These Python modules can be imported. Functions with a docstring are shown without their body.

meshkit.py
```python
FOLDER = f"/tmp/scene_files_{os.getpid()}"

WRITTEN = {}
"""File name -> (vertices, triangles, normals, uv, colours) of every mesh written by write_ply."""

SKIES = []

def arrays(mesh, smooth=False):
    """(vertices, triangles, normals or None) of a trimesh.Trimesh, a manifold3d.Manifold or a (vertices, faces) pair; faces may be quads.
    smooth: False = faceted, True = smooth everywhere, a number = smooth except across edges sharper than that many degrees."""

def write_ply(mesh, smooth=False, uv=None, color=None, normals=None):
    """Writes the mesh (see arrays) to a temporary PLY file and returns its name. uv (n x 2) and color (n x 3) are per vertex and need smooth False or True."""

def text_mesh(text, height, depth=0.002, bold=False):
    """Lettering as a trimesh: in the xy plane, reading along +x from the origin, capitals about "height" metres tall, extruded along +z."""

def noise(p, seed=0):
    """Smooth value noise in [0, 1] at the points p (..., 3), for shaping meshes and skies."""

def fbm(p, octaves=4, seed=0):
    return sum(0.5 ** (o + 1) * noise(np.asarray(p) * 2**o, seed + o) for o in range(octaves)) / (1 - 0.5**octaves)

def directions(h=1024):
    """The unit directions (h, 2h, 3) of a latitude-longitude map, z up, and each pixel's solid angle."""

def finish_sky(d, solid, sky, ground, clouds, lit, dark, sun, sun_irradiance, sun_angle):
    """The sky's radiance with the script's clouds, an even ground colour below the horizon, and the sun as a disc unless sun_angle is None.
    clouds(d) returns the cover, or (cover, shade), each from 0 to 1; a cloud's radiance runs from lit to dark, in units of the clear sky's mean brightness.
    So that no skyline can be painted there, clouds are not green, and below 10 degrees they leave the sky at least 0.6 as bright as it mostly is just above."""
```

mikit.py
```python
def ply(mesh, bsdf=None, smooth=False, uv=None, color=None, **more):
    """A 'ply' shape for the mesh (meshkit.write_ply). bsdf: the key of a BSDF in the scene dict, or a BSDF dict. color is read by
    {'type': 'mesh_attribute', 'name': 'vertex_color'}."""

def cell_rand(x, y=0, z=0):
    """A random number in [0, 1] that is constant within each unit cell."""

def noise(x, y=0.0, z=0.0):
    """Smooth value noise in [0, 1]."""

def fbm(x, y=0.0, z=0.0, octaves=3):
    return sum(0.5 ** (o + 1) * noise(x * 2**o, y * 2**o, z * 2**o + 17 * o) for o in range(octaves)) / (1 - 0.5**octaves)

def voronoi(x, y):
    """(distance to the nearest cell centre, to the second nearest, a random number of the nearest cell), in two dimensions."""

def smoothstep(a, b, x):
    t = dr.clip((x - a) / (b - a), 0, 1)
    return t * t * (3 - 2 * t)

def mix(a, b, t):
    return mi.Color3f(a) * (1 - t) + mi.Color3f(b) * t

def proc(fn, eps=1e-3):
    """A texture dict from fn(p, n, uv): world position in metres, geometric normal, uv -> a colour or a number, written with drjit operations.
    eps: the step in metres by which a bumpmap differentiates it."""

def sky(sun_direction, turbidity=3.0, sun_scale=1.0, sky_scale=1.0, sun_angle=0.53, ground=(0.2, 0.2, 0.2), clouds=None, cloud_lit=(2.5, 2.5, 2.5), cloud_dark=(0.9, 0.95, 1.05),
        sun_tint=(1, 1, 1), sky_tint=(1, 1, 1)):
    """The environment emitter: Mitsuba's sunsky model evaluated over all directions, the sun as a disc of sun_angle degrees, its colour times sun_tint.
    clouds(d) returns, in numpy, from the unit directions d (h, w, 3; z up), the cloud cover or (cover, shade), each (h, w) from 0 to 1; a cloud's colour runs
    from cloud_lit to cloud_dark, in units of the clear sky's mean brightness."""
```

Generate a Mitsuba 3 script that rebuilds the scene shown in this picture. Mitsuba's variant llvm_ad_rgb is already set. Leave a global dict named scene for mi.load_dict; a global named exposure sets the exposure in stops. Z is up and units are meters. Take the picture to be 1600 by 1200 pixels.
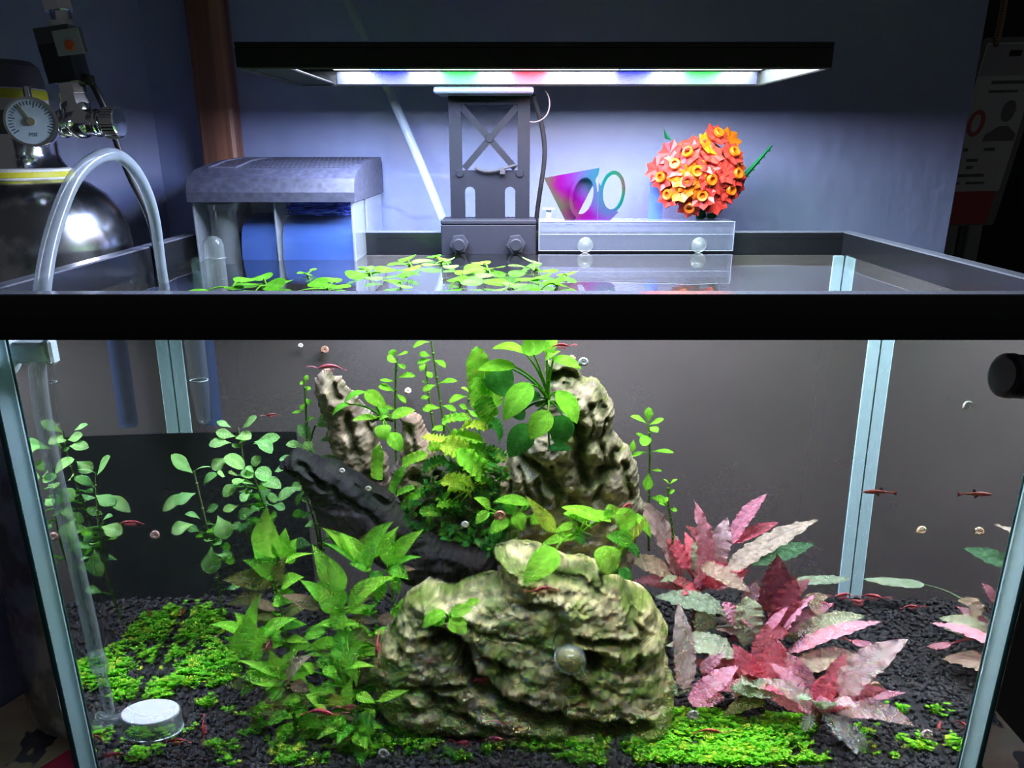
import math, random
import numpy as np, trimesh, manifold3d as m3, shapely
from shapely.geometry import Polygon, Point, box as sbox
import mitsuba as mi, drjit as dr
import mikit, meshkit
from mikit import proc, noise, fbm, voronoi, smoothstep, mix
T = mi.ScalarTransform4f
scene, labels = {}, {}
# ---------------------------------------------------------------- camera, light, exposure
exposure = 0.2
scene['camera'] = {'type': 'perspective', 'fov': math.degrees(2 * math.atan(800 / 1160)), 'fov_axis': 'x', 'near_clip': 0.02, 'far_clip': 50.0,
    'to_world': T().look_at(origin=[-.0105, -.39, .5], target=[-.0105, -.39 + math.cos(math.radians(17.7)), .5 - math.sin(math.radians(17.7))], up=[0, 0, 1])}
scene['room_glow'] = {'type': 'constant', 'sampling_weight': 5.0, 'radiance': {'type': 'rgb', 'value': [.036, .037, .039]}}   # the dim evening room
LED_POWER = 75.0
WHITE, BLUE, RED, GREEN = (.90, 1.04, 1.12), (.0012, .007, 1.5), (1.3, .005, .03), (.006, 1.0, .02)
# ---------------------------------------------------------------- materials
def rgb(*c): return {'type': 'rgb', 'value': list(c)}
VC = {'type': 'mesh_attribute', 'name': 'vertex_color'}
def prin(base=VC, rough=.5, two=True, **k):
    b = {'type': 'principled', 'base_color': base, 'roughness': rough, **k}
    return {'type': 'twosided', 'nested': b} if two else b
M = {}
def mat(name, d):
    scene['m_' + name] = d; M[name] = 'm_' + name
mat('matte', prin(rough=.75, specular=.3))
mat('satin', prin(rough=.42))
mat('dull', prin(rough=.5, specular=.08))
mat('toy', prin(rough=.28, specular=.14))
mat('gloss', prin(rough=.16, specular=.6))
mat('wet', prin(rough=.3, specular=.2))
mat('leaf', {'type': 'principledthin', 'base_color': VC, 'roughness': .5, 'diff_trans': .8, 'eta': 1.12})
mat('chrome', prin(base=rgb(.80, .82, .85), rough=.12, metallic=1.0))
mat('chrome_rough', prin(base=proc(lambda p, n, uv: mix((.30, .31, .33), (.78, .80, .84), smoothstep(.35, .7, fbm(p.x * 60, p.y * 60, p.z * 40, 4)))), rough=.22, metallic=1.0))
mat('pane', {'type': 'thindielectric', 'int_ior': 1.5})
mat('film', {'type': 'thindielectric', 'int_ior': 1.25})
mat('water', {'type': 'dielectric', 'int_ior': 1.333, 'ext_ior': 1.0})
mat('surface', {'type': 'thindielectric', 'int_ior': 1.33})
mat('clear', {'type': 'dielectric', 'int_ior': 1.45, 'ext_ior': 1.0})
# frosted / smoky plastics: partly see-through sheets
def sheet(name, w, col, rough=.3):
    mat(name, {'type': 'blendbsdf', 'weight': w, 'a': {'type': 'thindielectric', 'int_ior': 1.45}, 'b': prin(base=col, rough=rough)})
sheet('smoke', .62, rgb(.055, .06, .085), .28)
sheet('frost', .13, rgb(.20, .23, .32), .25)
sheet('tubeglass', .24, rgb(.6, .7, .74), .12)
sheet('glassy', .07, rgb(.5, .58, .58), .12)
sheet('bluish', .4, rgb(.05, .09, .20), .25)
sheet('hose', .36, rgb(.40, .47, .55), .2)
sheet('clearish', .15, rgb(.55, .62, .70), .15)
sheet('dusty', .80, proc(lambda p, n, uv: mix((.018, .019, .032), (.054, .056, .09), fbm(p.x * 260, p.y * 260, p.z * 260, 3))), .5)
sheet('spill', .6, rgb(.05, .11, .38), .2)
def rainbow(p, n, uv):
    h = p.x * 15 + p.z * 9 + .4 * fbm(p.x * 60, p.z * 60, 0, 2)
    return mi.Color3f(.085 + .08 * dr.cos(6.283 * (h + .0)), .07 + .065 * dr.cos(6.283 * (h + .5)), .14 + .09 * dr.cos(6.283 * (h + .8)))
mat('rainbow', prin(base=proc(rainbow), rough=.22, metallic=.75))
def wallfn(p, n, uv):
    g = fbm(p.x * 9, p.y * 9, p.z * 9, 3)
    return mix((.165, .188, .325), (.205, .232, .385), g)
def wallbump(p, n, uv):
    return .0022 * fbm(p.x * 55, p.y * 55, p.z * 14, 4) + .0006 * smoothstep(.60, .66, fbm(p.x * 9, p.y * 9, p.z * 22, 3))
mat('wall', {'type': 'twosided', 'n': {'type': 'bumpmap', 'arbitrary': proc(wallbump), 'scale': 1.0, 'b': {'type': 'principled', 'base_color': proc(wallfn), 'roughness': .5, 'specular': .4}}})
def woodfn(p, n, uv):
    g = fbm(p.x * 130, p.y * 130, p.z * 3, 4)
    return mix((.085, .032, .020), (.21, .085, .052), smoothstep(.25, .75, g))
mat('trimwood', prin(base=proc(woodfn), rough=.45))
def tablefn(p, n, uv):
    g = fbm(p.x * 14, p.y * 90, 0, 4)
    base = mix((.58, .42, .26), (.88, .68, .46), g)
    stain = smoothstep(.63, .68, fbm(p.x * 42, p.y * 42, 3.0, 3))
    return mix(base, (.035, .03, .03), stain)
mat('tablewood', prin(base=proc(tablefn), rough=.5))
# ---------------------------------------------------------------- mesh helpers
def TM(v, f): return trimesh.Trimesh(np.asarray(v, float), np.asarray(f, int), process=False)
def cat(*ms): return trimesh.util.concatenate([m for g in ms for m in (g if isinstance(g, (list, tuple)) else [g])])
def of(man):
    m = man.to_mesh(); return TM(m.vert_properties[:, :3], m.tri_verts)
def to_man(t): return m3.Manifold(m3.Mesh(np.asarray(t.vertices, np.float32), np.asarray(t.faces, np.uint32)))
def hull(pts): return of(m3.Manifold.hull_points(np.asarray(pts, float)))
def bx(x0, x1, y0, y1, z0, z1, c=.0008):
    P = []
    for x, sx in ((x0, 1), (x1, -1)):
        for y, sy in ((y0, 1), (y1, -1)):
            for z, sz in ((z0, 1), (z1, -1)):
                P += [(x + sx * c, y + sy * c, z), (x + sx * c, y, z + sz * c), (x, y + sy * c, z + sz * c)]
    return hull(P)
def frame_of(d):
    d = np.asarray(d, float); d = d / np.linalg.norm(d)
    a = np.cross(d, (0, 0, 1) if abs(d[2]) < .9 else (0, 1, 0)); a /= np.linalg.norm(a)
    return d, a, np.cross(d, a)
def spline(pts, n=40):
    from scipy.interpolate import CubicSpline
    pts = np.asarray(pts, float)
    if len(pts) == 2: return np.linspace(pts[0], pts[1], n)
    s = np.r_[0, np.cumsum(np.linalg.norm(np.diff(pts, axis=0), axis=1))]
    return CubicSpline(s, pts)(np.linspace(0, s[-1], n))
def tube(path, r, n=10, caps=True):
    path = np.asarray(path, float); k = len(path); r = np.broadcast_to(r, (k,)).astype(float)
    tg = np.gradient(path, axis=0); tg /= np.linalg.norm(tg, axis=1, keepdims=True) + 1e-12
    _, a, _ = frame_of(tg[0]); V = []
    th = np.arange(n) * 2 * np.pi / n
    for i in range(k):
        a = a - tg[i] * (a @ tg[i]); a /= np.linalg.norm(a); b = np.cross(tg[i], a)
        V.append(path[i] + r[i] * (np.cos(th)[:, None] * a + np.sin(th)[:, None] * b))
    V = np.vstack(V); F = []
    for i in range(k - 1):
        for j in range(n):
            q = (i * n + j, i * n + (j + 1) % n, (i + 1) * n + (j + 1) % n, (i + 1) * n + j)
            F += [(q[0], q[1], q[2]), (q[0], q[2], q[3])]
    if caps:
        V = np.vstack([V, path[:1], path[-1:]]); a0, a1 = k * n, k * n + 1
        for j in range(n):
            F += [(a0, (j + 1) % n, j), (a1, (k - 1) * n + j, (k - 1) * n + (j + 1) % n)]
    return TM(V, F)
def lathe(prof, o=(0, 0, 0), axis=(0, 0, 1), n=40):
    """prof: (r, h) pairs from bottom to top, turned about the axis through o"""
    d, a, b = frame_of(axis); prof = np.asarray(prof, float); th = np.arange(n) * 2 * np.pi / n
    V = np.vstack([np.asarray(o) + h * d + max(r, 1e-5) * (np.cos(th)[:, None] * a + np.sin(th)[:, None] * b) for r, h in prof]); F = []
    for i in range(len(prof) - 1):
        for j in range(n):
            q = (i * n + j, i * n + (j + 1) % n, (i + 1) * n + (j + 1) % n, (i + 1) * n + j)
            F += [(q[0], q[1], q[2]), (q[0], q[2], q[3])]
    return TM(V, F)
def cyl(p0, p1, r, n=24, bev=0.0):
    L = float(np.linalg.norm(np.subtract(p1, p0)))
    bev = min(bev or r * .12, L * .3)
    return lathe([(0, 0), (r - bev, 0), (r, bev), (r, L - bev), (r - bev, L), (0, L)], p0, np.subtract(p1, p0), n)
def extr(poly, h, M4=None):
    m = cat(*[trimesh.creation.extrude_polygon(g, h, engine='earcut') for g in getattr(poly, 'geoms', [poly]) if g.area > 1e-9])
    if M4 is not None: m.apply_transform(M4)
    return m
def basis(o, x, y, z=None):
    x, y = np.asarray(x, float), np.asarray(y, float); z = np.cross(x, y) if z is None else np.asarray(z, float)
    m = np.eye(4); m[:3, 0], m[:3, 1], m[:3, 2], m[:3, 3] = x, y, z, o
    return m
def ball(o, r, sub=2, s=(1, 1, 1)):
    m = trimesh.creation.icosphere(sub, r); m.apply_scale(s); m.apply_translation(o); return m
def quad(a, b, c, d): return TM([a, b, c, d], [(0, 1, 2), (0, 2, 3)])
# ---------------------------------------------------------------- scene helpers
def key_of(name):
    used = lambda k: k in scene or k in labels or any(q.startswith(k + '__') for q in scene)
    if not used(name): return name
    i = 1
    while used(f'{name}_{i:03d}'): i += 1
    return f'{name}_{i:03d}'
_parts = {}
def pkey(name):          # faster numbering for parts
    i = _parts.get(name, -1) + 1; _parts[name] = i
    return name if i == 0 else f'{name}_{i:03d}'
def add(key, mesh, m, color=None, smooth=30, uv=None, **more):
    if hasattr(mesh, 'to_mesh'): mesh = of(mesh)
    if color is None and m in VCMATS: color = (.5, .5, .5)
    if color is not None:
        if smooth not in (True, False): mesh = trimesh.graph.smooth_shade(mesh, angle=math.radians(smooth), facet_minarea=None); smooth = True
        color = np.asarray(color, float)
        if color.ndim == 1: color = np.tile(color, (len(mesh.vertices), 1))
    scene[key] = mikit.ply(mesh, M[m], smooth, uv=uv, color=color, **more)
    return key
VCMATS = ('dull', 'toy', 'matte', 'satin', 'gloss', 'wet', 'leaf')
def lab(key, label, cat=None, group=None, kind=None):
    d = {'label': label}
    if cat: d['category'] = cat
    if group: d['group'] = group
    if kind: d['kind'] = kind
    labels[key] = d
    return key
def part(parent, name, mesh, m, color=None, smooth=30, label=None, kind=None, **more):
    k = add(pkey(parent + '__' + name), mesh, m, color, smooth, **more)
    if label or kind: labels[k] = {**({'label': label} if label else {}), **({'kind': kind} if kind else {})}
    return k
def struct(name, mesh, m, color=None, smooth=False, **more):
    add(name, mesh, m, color, smooth, **more); labels[name] = {'kind': 'structure'}
    return name
# ================================================================ the room
struct('wall_back', bx(-.50, .455, .412, .53, -.9, 2.2, .002), 'wall')
wl = bx(-1.6, 0, 0, .05, -.9, 2.2, .002)
wl.apply_transform(trimesh.transformations.rotation_matrix(math.radians(63), (0, 0, 1))); wl.apply_translation((-.368, .425, 0))
struct('wall_left', wl, 'wall')
struct('trim_1', bx(-.321, -.286, .386, .4118, -.3, 2.0, .003), 'trimwood')
struct('floor', bx(-6, 6, -6, 6, -.95, -.9), 'matte', (.10, .09, .085))
t = lab('table', 'pale wooden table top with dark paint spots under the aquarium', 'table')
part(t, 'top', extr(Polygon([(-.590, -.02), (.44, -.02), (.44, .408), (-.374, .408)]), .03, basis((0, 0, -.03), (1, 0, 0), (0, 1, 0))), 'tablewood', smooth=False)
for x, y in ((-.53, .03), (.39, .03), (-.35, .36), (.39, .36)):
    part(t, 'leg', bx(x - .025, x + .025, y - .025, y + .025, -.9, -.0305, .002), 'tablewood')
k = lab('red_mat', 'red sheet lying on the wooden table left of the aquarium', 'mat')
add(k, extr(Polygon([(-.475, .0), (-.317, .0), (-.317, .127), (-.395, .127)]), .002, basis((0, 0, .0004), (1, 0, 0), (0, 1, 0))), 'satin', (.62, .02, .05), smooth=False)
# ================================================================ the aquarium
HX, BY, WZ = .300, .308, .409          # inner half width, inner back, water level
A = lab('aquarium', 'rectangular glass aquarium with black plastic rim and pale silicone seams', 'aquarium')
def ring(x, y0, y1, inset, z0, z1):
    return extr(sbox(-x, y0, x, y1).difference(sbox(-x + inset, y0 + inset, x - inset, y1 - inset)), z1 - z0, basis((0, 0, z0), (1, 0, 0), (0, 1, 0)))
rim = cat(ring(.308, 0, .318, .0028, .4005, .424), ring(.3077, .0003, .3177, .0115, .4195, .4243), ring(.2992, .0088, .3092, .0026, .405, .4195))
part(A, 'rim', rim, 'gloss', (.006, .0065, .008), smooth=False, label='black plastic rim')
part(A, 'rim_top', ring(.3068, .0012, .3168, .0098, .4241, .4253), 'gloss', (.075, .08, .10), smooth=False, label='dusty grey top face of the rim with the sheen of the wall in its colour')  # grey stands for dust and for the wall reflected at grazing angle
part(A, 'base_rim', ring(.308, 0, .318, .012, 0, .024), 'satin', (.008, .008, .01), smooth=False, label='black plastic rim at the bottom')
part(A, 'bottom_pane', bx(-.302, .302, .006, .314, .005, .011), 'matte', (.03, .04, .04), smooth=False)
z0, z1 = .024, .4193
part(A, 'front_pane', quad((-.303, .003, z0), (.303, .003, z0), (.303, .003, .4005), (-.303, .003, .4005)), 'pane', smooth=False)
part(A, 'side_pane', quad((-.3032, .314, z0), (-.3032, .004, z0), (-.3032, .004, .4005), (-.3032, .314, .4005)), 'pane', smooth=False)
part(A, 'side_pane', quad((.3032, .004, z0), (.3032, .314, z0), (.3032, .314, .4005), (.3032, .004, .4005)), 'pane', smooth=False)
part(A, 'back_pane', quad((.303, .3135, z0), (-.303, .3135, z0), (-.303, .3135, z1), (.303, .3135, z1)), 'pane', smooth=False)
SEAL = (.60, .90, .98)
for s in (-1, 1):
    # front corner: pale bead between two dark green glass edges
    x0_, x1_, x2_ = s * .2988, s * .2885, s * .2880
    part(A, 'seam', TM([(x0_, .0046, z0), (x1_, .0046, z0), (x1_, .0046, .405), (x0_, .0046, .405), (x2_, .0075, z0), (x2_, .0075, .405)], [(0, 1, 2), (0, 2, 3), (1, 4, 5), (1, 5, 2)]), 'leaf', (.72, .97, 1.0), smooth=False, label='pale translucent silicone bead')
    part(A, 'pane_edge', bx(min(s * .2862, s * .2877), max(s * .2862, s * .2877), .0046, .0056, z0, .405, .0003), 'satin', (.03, .10, .09))
    part(A, 'pane_edge', bx(min(s * .2988, s * .3028), max(s * .2988, s * .3028), .0042, .0055, z0, .4005, .0004), 'satin', (.02, .07, .07), label='dark green glass edge')
    part(A, 'seam', bx(min(s * .2892, s * .2999), max(s * .2892, s * .2999), .3055, .3068, .07, .4035, .0006), 'satin', SEAL, label='pale silicone bead')
def backfn(p, n, uv):
    g = fbm(p.x * 14, p.z * 14, 1.0, 4)
    return mix((.095, .082, .078), (.125, .109, .103), g)
mat('backing', prin(base=proc(backfn), rough=.6))
k = lab('background_sheet', 'dark brown-grey sheet behind the water at the back of the aquarium', 'background')
add(k, bx(-.2999, .2999, .307, .3085, .03, .404, .0002), 'backing', smooth=False)
# ---- water: refracting front and sides, thin surface on top
W = lab('water', 'clear water filling the aquarium up to the black rim', 'water')
e = .0002
part(W, 'body', cat(quad((-HX, .0036, z0), (HX, .0036, z0), (HX, .0036, WZ), (-HX, .0036, WZ)), quad((-HX, .3068, z0), (-HX, .0036, z0), (-HX, .0036, WZ), (-HX, .3068, WZ)),
    quad((HX, .0036, z0), (HX, .3068, z0), (HX, .3068, WZ), (HX, .0036, WZ))), 'water', smooth=False)
gx, gy = np.meshgrid(np.linspace(-HX, HX, 121), np.linspace(.0036, .3068, 61))
gz = WZ + .0016 * (meshkit.fbm(np.stack([gx * 16, gy * 34, gx * 0], -1), 2, 3) - .5) * np.exp(-(((gx + .13) / .12) ** 2 + ((gy - .30) / .10) ** 2)) \
     + .00022 * (meshkit.fbm(np.stack([gx * 22, gy * 22, gx * 0], -1), 2, 5) - .5)
gf = [(j * 121 + i, j * 121 + i + 1, (j + 1) * 121 + i + 1, (j + 1) * 121 + i) for j in range(60) for i in range(120)]
part(W, 'surface', TM(np.stack([gx, gy, gz], -1).reshape(-1, 3), [t for q in gf for t in ((q[0], q[1], q[2]), (q[0], q[2], q[3]))]), 'surface', smooth=True)
# ================================================================ the light
LIGHT = lab('aquarium_light', 'slim black clip-on LED light over the aquarium on a black stand', 'light')
lx0, lx1, ly0, ly1, lz0, lz1 = -.188, .1955, .127, .270, .548, .564
part(LIGHT, 'housing', cat(bx(lx0, lx1, ly0, ly1, lz1 - .003, lz1, .0006), bx(lx0, lx1, ly0, ly0 + .004, lz0, lz1 - .003), bx(lx0, lx1, ly1 - .003, ly1, lz0, lz1 - .003),
    bx(lx0, lx0 + .005, ly0 + .004, ly1 - .003, lz0, lz1 - .003), bx(lx1 - .003, lx1, ly0 + .004, ly1 - .003, lz0, lz1 - .003), bx(lx0 + .005, lx0 + .032, ly0 + .004, ly1 - .003, lz0 + .001, lz0 + .0025)), 'matte', (.006, .006, .007), smooth=False, label='black aluminium housing')
part(LIGHT, 'lavender_glow_strip', bx(lx0 + .034, lx1 - .005, ly1 - .0042, ly1 - .0031, lz0 + .001, lz1 - .005, .0002), 'satin', (.010, .010, .028), smooth=False, label='added strip with the lavender glow of the panel in its colour')  # added inside the housing, tinted to show the lavender glow below the chips
part(LIGHT, 'reflector', bx(lx0 + .032, lx1 - .003, ly0 + .004, ly1 - .003, lz1 - .0042, lz1 - .0032, .0002), 'satin', (.55, .6, .75), smooth=False, label='pale reflector board')
rng = random.Random(5); n = 0
px0, px1, py0, py1 = lx0 + .034, lx1 - .005, ly0 + .008, ly1 - .007
for j in range(3):
    for i in range(12):
        c = {(2, 1): BLUE, (2, 3): GREEN, (2, 5): RED, (2, 8): BLUE, (2, 10): GREEN, (1, 2): BLUE, (1, 7): RED, (0, 4): BLUE}.get((j, i), WHITE)
        dx, dy, zc = (px1 - px0) / 12, (py1 - py0) / 3, lz1 - .0046
        x, y = px0 + i * dx, py0 + j * dy
        q = quad((x + .001, y + .001, zc), (x + .001, y + dy - .001, zc), (x + dx - .001, y + dy - .001, zc), (x + dx - .001, y + .001, zc))
        part(LIGHT, 'led_chip', q, 'matte', (.8, .8, .8), smooth=False, emitter={'type': 'area', 'radiance': rgb(*[LED_POWER * v for v in c])})
# ================================================================ soil
def soil_z(x, y): 
    p = np.stack([np.asarray(x) * 18, np.asarray(y) * 18, np.zeros_like(np.asarray(x, float))], -1)
    return .078 + .092 * np.asarray(y) + .006 * (meshkit.fbm(p, 2, 11) - .5)
gx, gy = np.meshgrid(np.linspace(-.2998, .2998, 161), np.linspace(.0042, .3066, 81)); gz = soil_z(gx, gy) - .0015
V = np.stack([gx, gy, gz], -1).reshape(-1, 3)
F = [t for j in range(80) for i in range(160) for q in ((j * 161 + i, j * 161 + i + 1, (j + 1) * 161 + i + 1, (j + 1) * 161 + i),) for t in ((q[0], q[1], q[2]), (q[0], q[2], q[3]))]
k = lab('soil', 'black granular aquarium soil covering the tank bottom', 'soil', kind='stuff')
part(k, 'bed', TM(V, F), 'matte', (.012, .011, .012), smooth=True)
rs = np.random.RandomState(3); NG = 16000
base = trimesh.creation.icosphere(1, 1.0)
px, py = rs.uniform(-.297, .297, NG), .006 + .299 * rs.uniform(0, 1, NG) ** 1.15
pr = rs.uniform(.0013, .0024, NG)
pz = soil_z(px, py) + rs.uniform(-.0008, .0012, NG)
bv = base.vertices[None] * (1 + .25 * (rs.uniform(size=(NG, len(base.vertices), 1)) - .5)) * pr[:, None, None] * rs.uniform(.75, 1.2, (NG, 1, 3)) + np.stack([px, py, pz], -1)[:, None]
bf = base.faces[None] + (np.arange(NG) * len(base.vertices))[:, None, None]
gc = np.repeat(rs.uniform(.010, .030, NG), len(base.vertices))[:, None] * np.array([1, .95, .95])
part(k, 'granules', TM(bv.reshape(-1, 3), bf.reshape(-1, 3)), 'matte', gc, smooth=True, kind='stuff')
struct('wall_right', bx(-.4, 3.0, 1.9, 1.95, -.9, 2.4, .002), 'matte', (.010, .010, .012))

k = lab('shade_sheet', 'added black sheet standing in for shade behind the round-leaved plants at the lower left of the background', 'sheet')
add(k, extr(Polygon([(-.2998, .06), (-.190, .06), (-.196, .20), (-.200, .262), (-.2998, (-.2894, .305, .2629)[2])]), .0004, basis((0, .3052, 0), (1, 0, 0), (0, 0, 1))), 'matte', (.008, .010, .010), smooth=False)  # added black panel: the darkness below the filter put into a shape
# ================================================================ rocks
def seg_dist(P, pts):
    d = np.full(len(P), 9.0)
    for a, b in zip(pts[:-1], pts[1:]):
        a, b = np.asarray(a), np.asarray(b); t = np.clip(((P - a) @ (b - a)) / max((b - a) @ (b - a), 1e-12), 0, 1)
        d = np.minimum(d, np.linalg.norm(P - a - t[:, None] * (b - a), axis=1))
    return d
def rock(poly, front, back, R, cracks=(), amp=(.006, .0022, .0008), seed=1, s=.0012, yfn=None, strata=0.0, cols=None, moss=.5):
    """A closed stone: outline poly (x, y, z points), swelling by front and back, cracked along polylines (points, width, depth)"""
    from scipy.ndimage import distance_transform_edt
    poly = np.asarray(poly); y0 = poly[:, 1].mean(); pz = poly[:, [0, 2]]
    lo, hi = pz.min(0) - .004, pz.max(0) + .004
    nx, nz = (np.ceil((hi - lo) / s)).astype(int) + 1
    X, Z = np.meshgrid(lo[0] + s * np.arange(nx), lo[1] + s * np.arange(nz), indexing='ij')
    P3 = np.stack([X, np.full_like(X, y0), Z], -1)
    wob = np.stack([meshkit.fbm(P3 * 70, 3, seed) - .5, meshkit.fbm(P3 * 70, 3, seed + 9) - .5], -1) * .009
    pg = Polygon(pz); Q = np.stack([X, Z], -1) + wob
    inside = shapely.contains_xy(pg, Q[..., 0].ravel(), Q[..., 1].ravel()).reshape(X.shape)
    inside[0], inside[-1], inside[:, 0], inside[:, -1] = False, False, False, False
    d = distance_transform_edt(inside) * s
    u = np.clip(d / R, 0, 1); bulge = np.sqrt(np.maximum(1 - (1 - u) ** 2, 0))
    Y0 = np.full_like(X, y0) + (yfn(X, Z) if yfn else 0)
    flat = np.stack([X.ravel(), Z.ravel()], -1)
    P = np.stack([X, Y0, Z], -1)
    def relief(P, sd):
        rid = 1 - np.abs(2 * meshkit.fbm(P * np.array([26, 26, 34]), 3, sd) - 1)
        a = amp[0] * 2.2 * (meshkit.fbm(P * np.array([18, 18, 24]), 2, sd + 3) - .5) + amp[1] * 3 * (rid - .75) + amp[1] * 2 * (meshkit.fbm(P * 120, 3, sd + 5) - .5) + amp[2] * 2 * (meshkit.fbm(P * 420, 2, sd + 7) - .5)
        if strata: a = a + strata * (np.abs((P[..., 2] * 95 + P[..., 0] * 22 + 2.2 * meshkit.fbm(P * 22, 2, sd + 2)) % 1 - .5) - .25)
        return a
    dark = np.zeros(len(flat)); cut = np.zeros(len(flat))
    wv = 1 + .9 * (meshkit.fbm(P * 60, 2, seed + 21).ravel() - .5)
    jit = (np.stack([meshkit.fbm(P * 90, 2, seed + 31), meshkit.fbm(P * 90, 2, seed + 41)], -1).reshape(-1, 2) - .5) * .008
    for pts, w, dep in cracks:
        dd = seg_dist(flat + jit, [(q[0], q[2]) for q in pts]) / (w * wv)
        g = np.exp(-dd ** 2); cut = np.maximum(cut, dep * g); dark = np.maximum(dark, g)
    edge = np.clip(d / .006, 0, 1)
    rl = relief(P, seed); yf = Y0 - front * bulge - rl * edge + (cut.reshape(X.shape)) * edge
    from scipy.ndimage import gaussian_filter
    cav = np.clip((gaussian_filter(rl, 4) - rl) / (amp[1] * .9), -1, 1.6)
    yb = Y0 + back * bulge + relief(P + 5, seed + 50) * edge
    yf = np.minimum(yf, yb - .0006 * edge)
    live = d > 0
    idf = -np.ones(X.shape, int); n = 0
    cellv = np.zeros(X.shape, bool)
    c = live[:-1, :-1] | live[1:, :-1] | live[:-1, 1:] | live[1:, 1:]
    for a in (slice(0, -1), slice(1, None)):
        for b in (slice(0, -1), slice(1, None)): cellv[a, b] |= c
    idf[cellv] = np.arange(cellv.sum()); n = cellv.sum()
    idb = np.where(live, idf + n, idf)
    Xw, Zw = X - 0 * X, Z
    Vf = np.stack([Xw[cellv], yf[cellv], Zw[cellv]], -1); Vb = np.stack([Xw[cellv], yb[cellv], Zw[cellv]], -1)
    ii, jj = np.nonzero(c); F = []
    q = [(ii, jj), (ii + 1, jj), (ii + 1, jj + 1), (ii, jj + 1)]
    A, B, C_, D = (idf[x] for x in q); F += [np.stack([A, B, C_], -1), np.stack([A, C_, D], -1)]
    A, B, C_, D = (idb[x] for x in q); F += [np.stack([A, C_, B], -1), np.stack([A, D, C_], -1)]
    m = TM(np.vstack([Vf, Vb]), np.vstack(F))
    cols = cols or ((.64, .55, .24), (.145, .13, .055), (.13, .20, .02))
    Pv = np.asarray(m.vertices)
    t1 = np.clip((meshkit.fbm(Pv * 150, 4, seed + 61) - .36) * 3.6, 0, 1)[:, None]
    col = np.array(cols[0]) * t1 + np.array(cols[1]) * (1 - t1)
    fine = meshkit.fbm(Pv * 500, 2, seed + 66)[:, None]
    col = col * (.5 + 1.0 * fine)
    dk = np.r_[dark.reshape(X.shape)[cellv], 0 * dark.reshape(X.shape)[cellv]]
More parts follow.
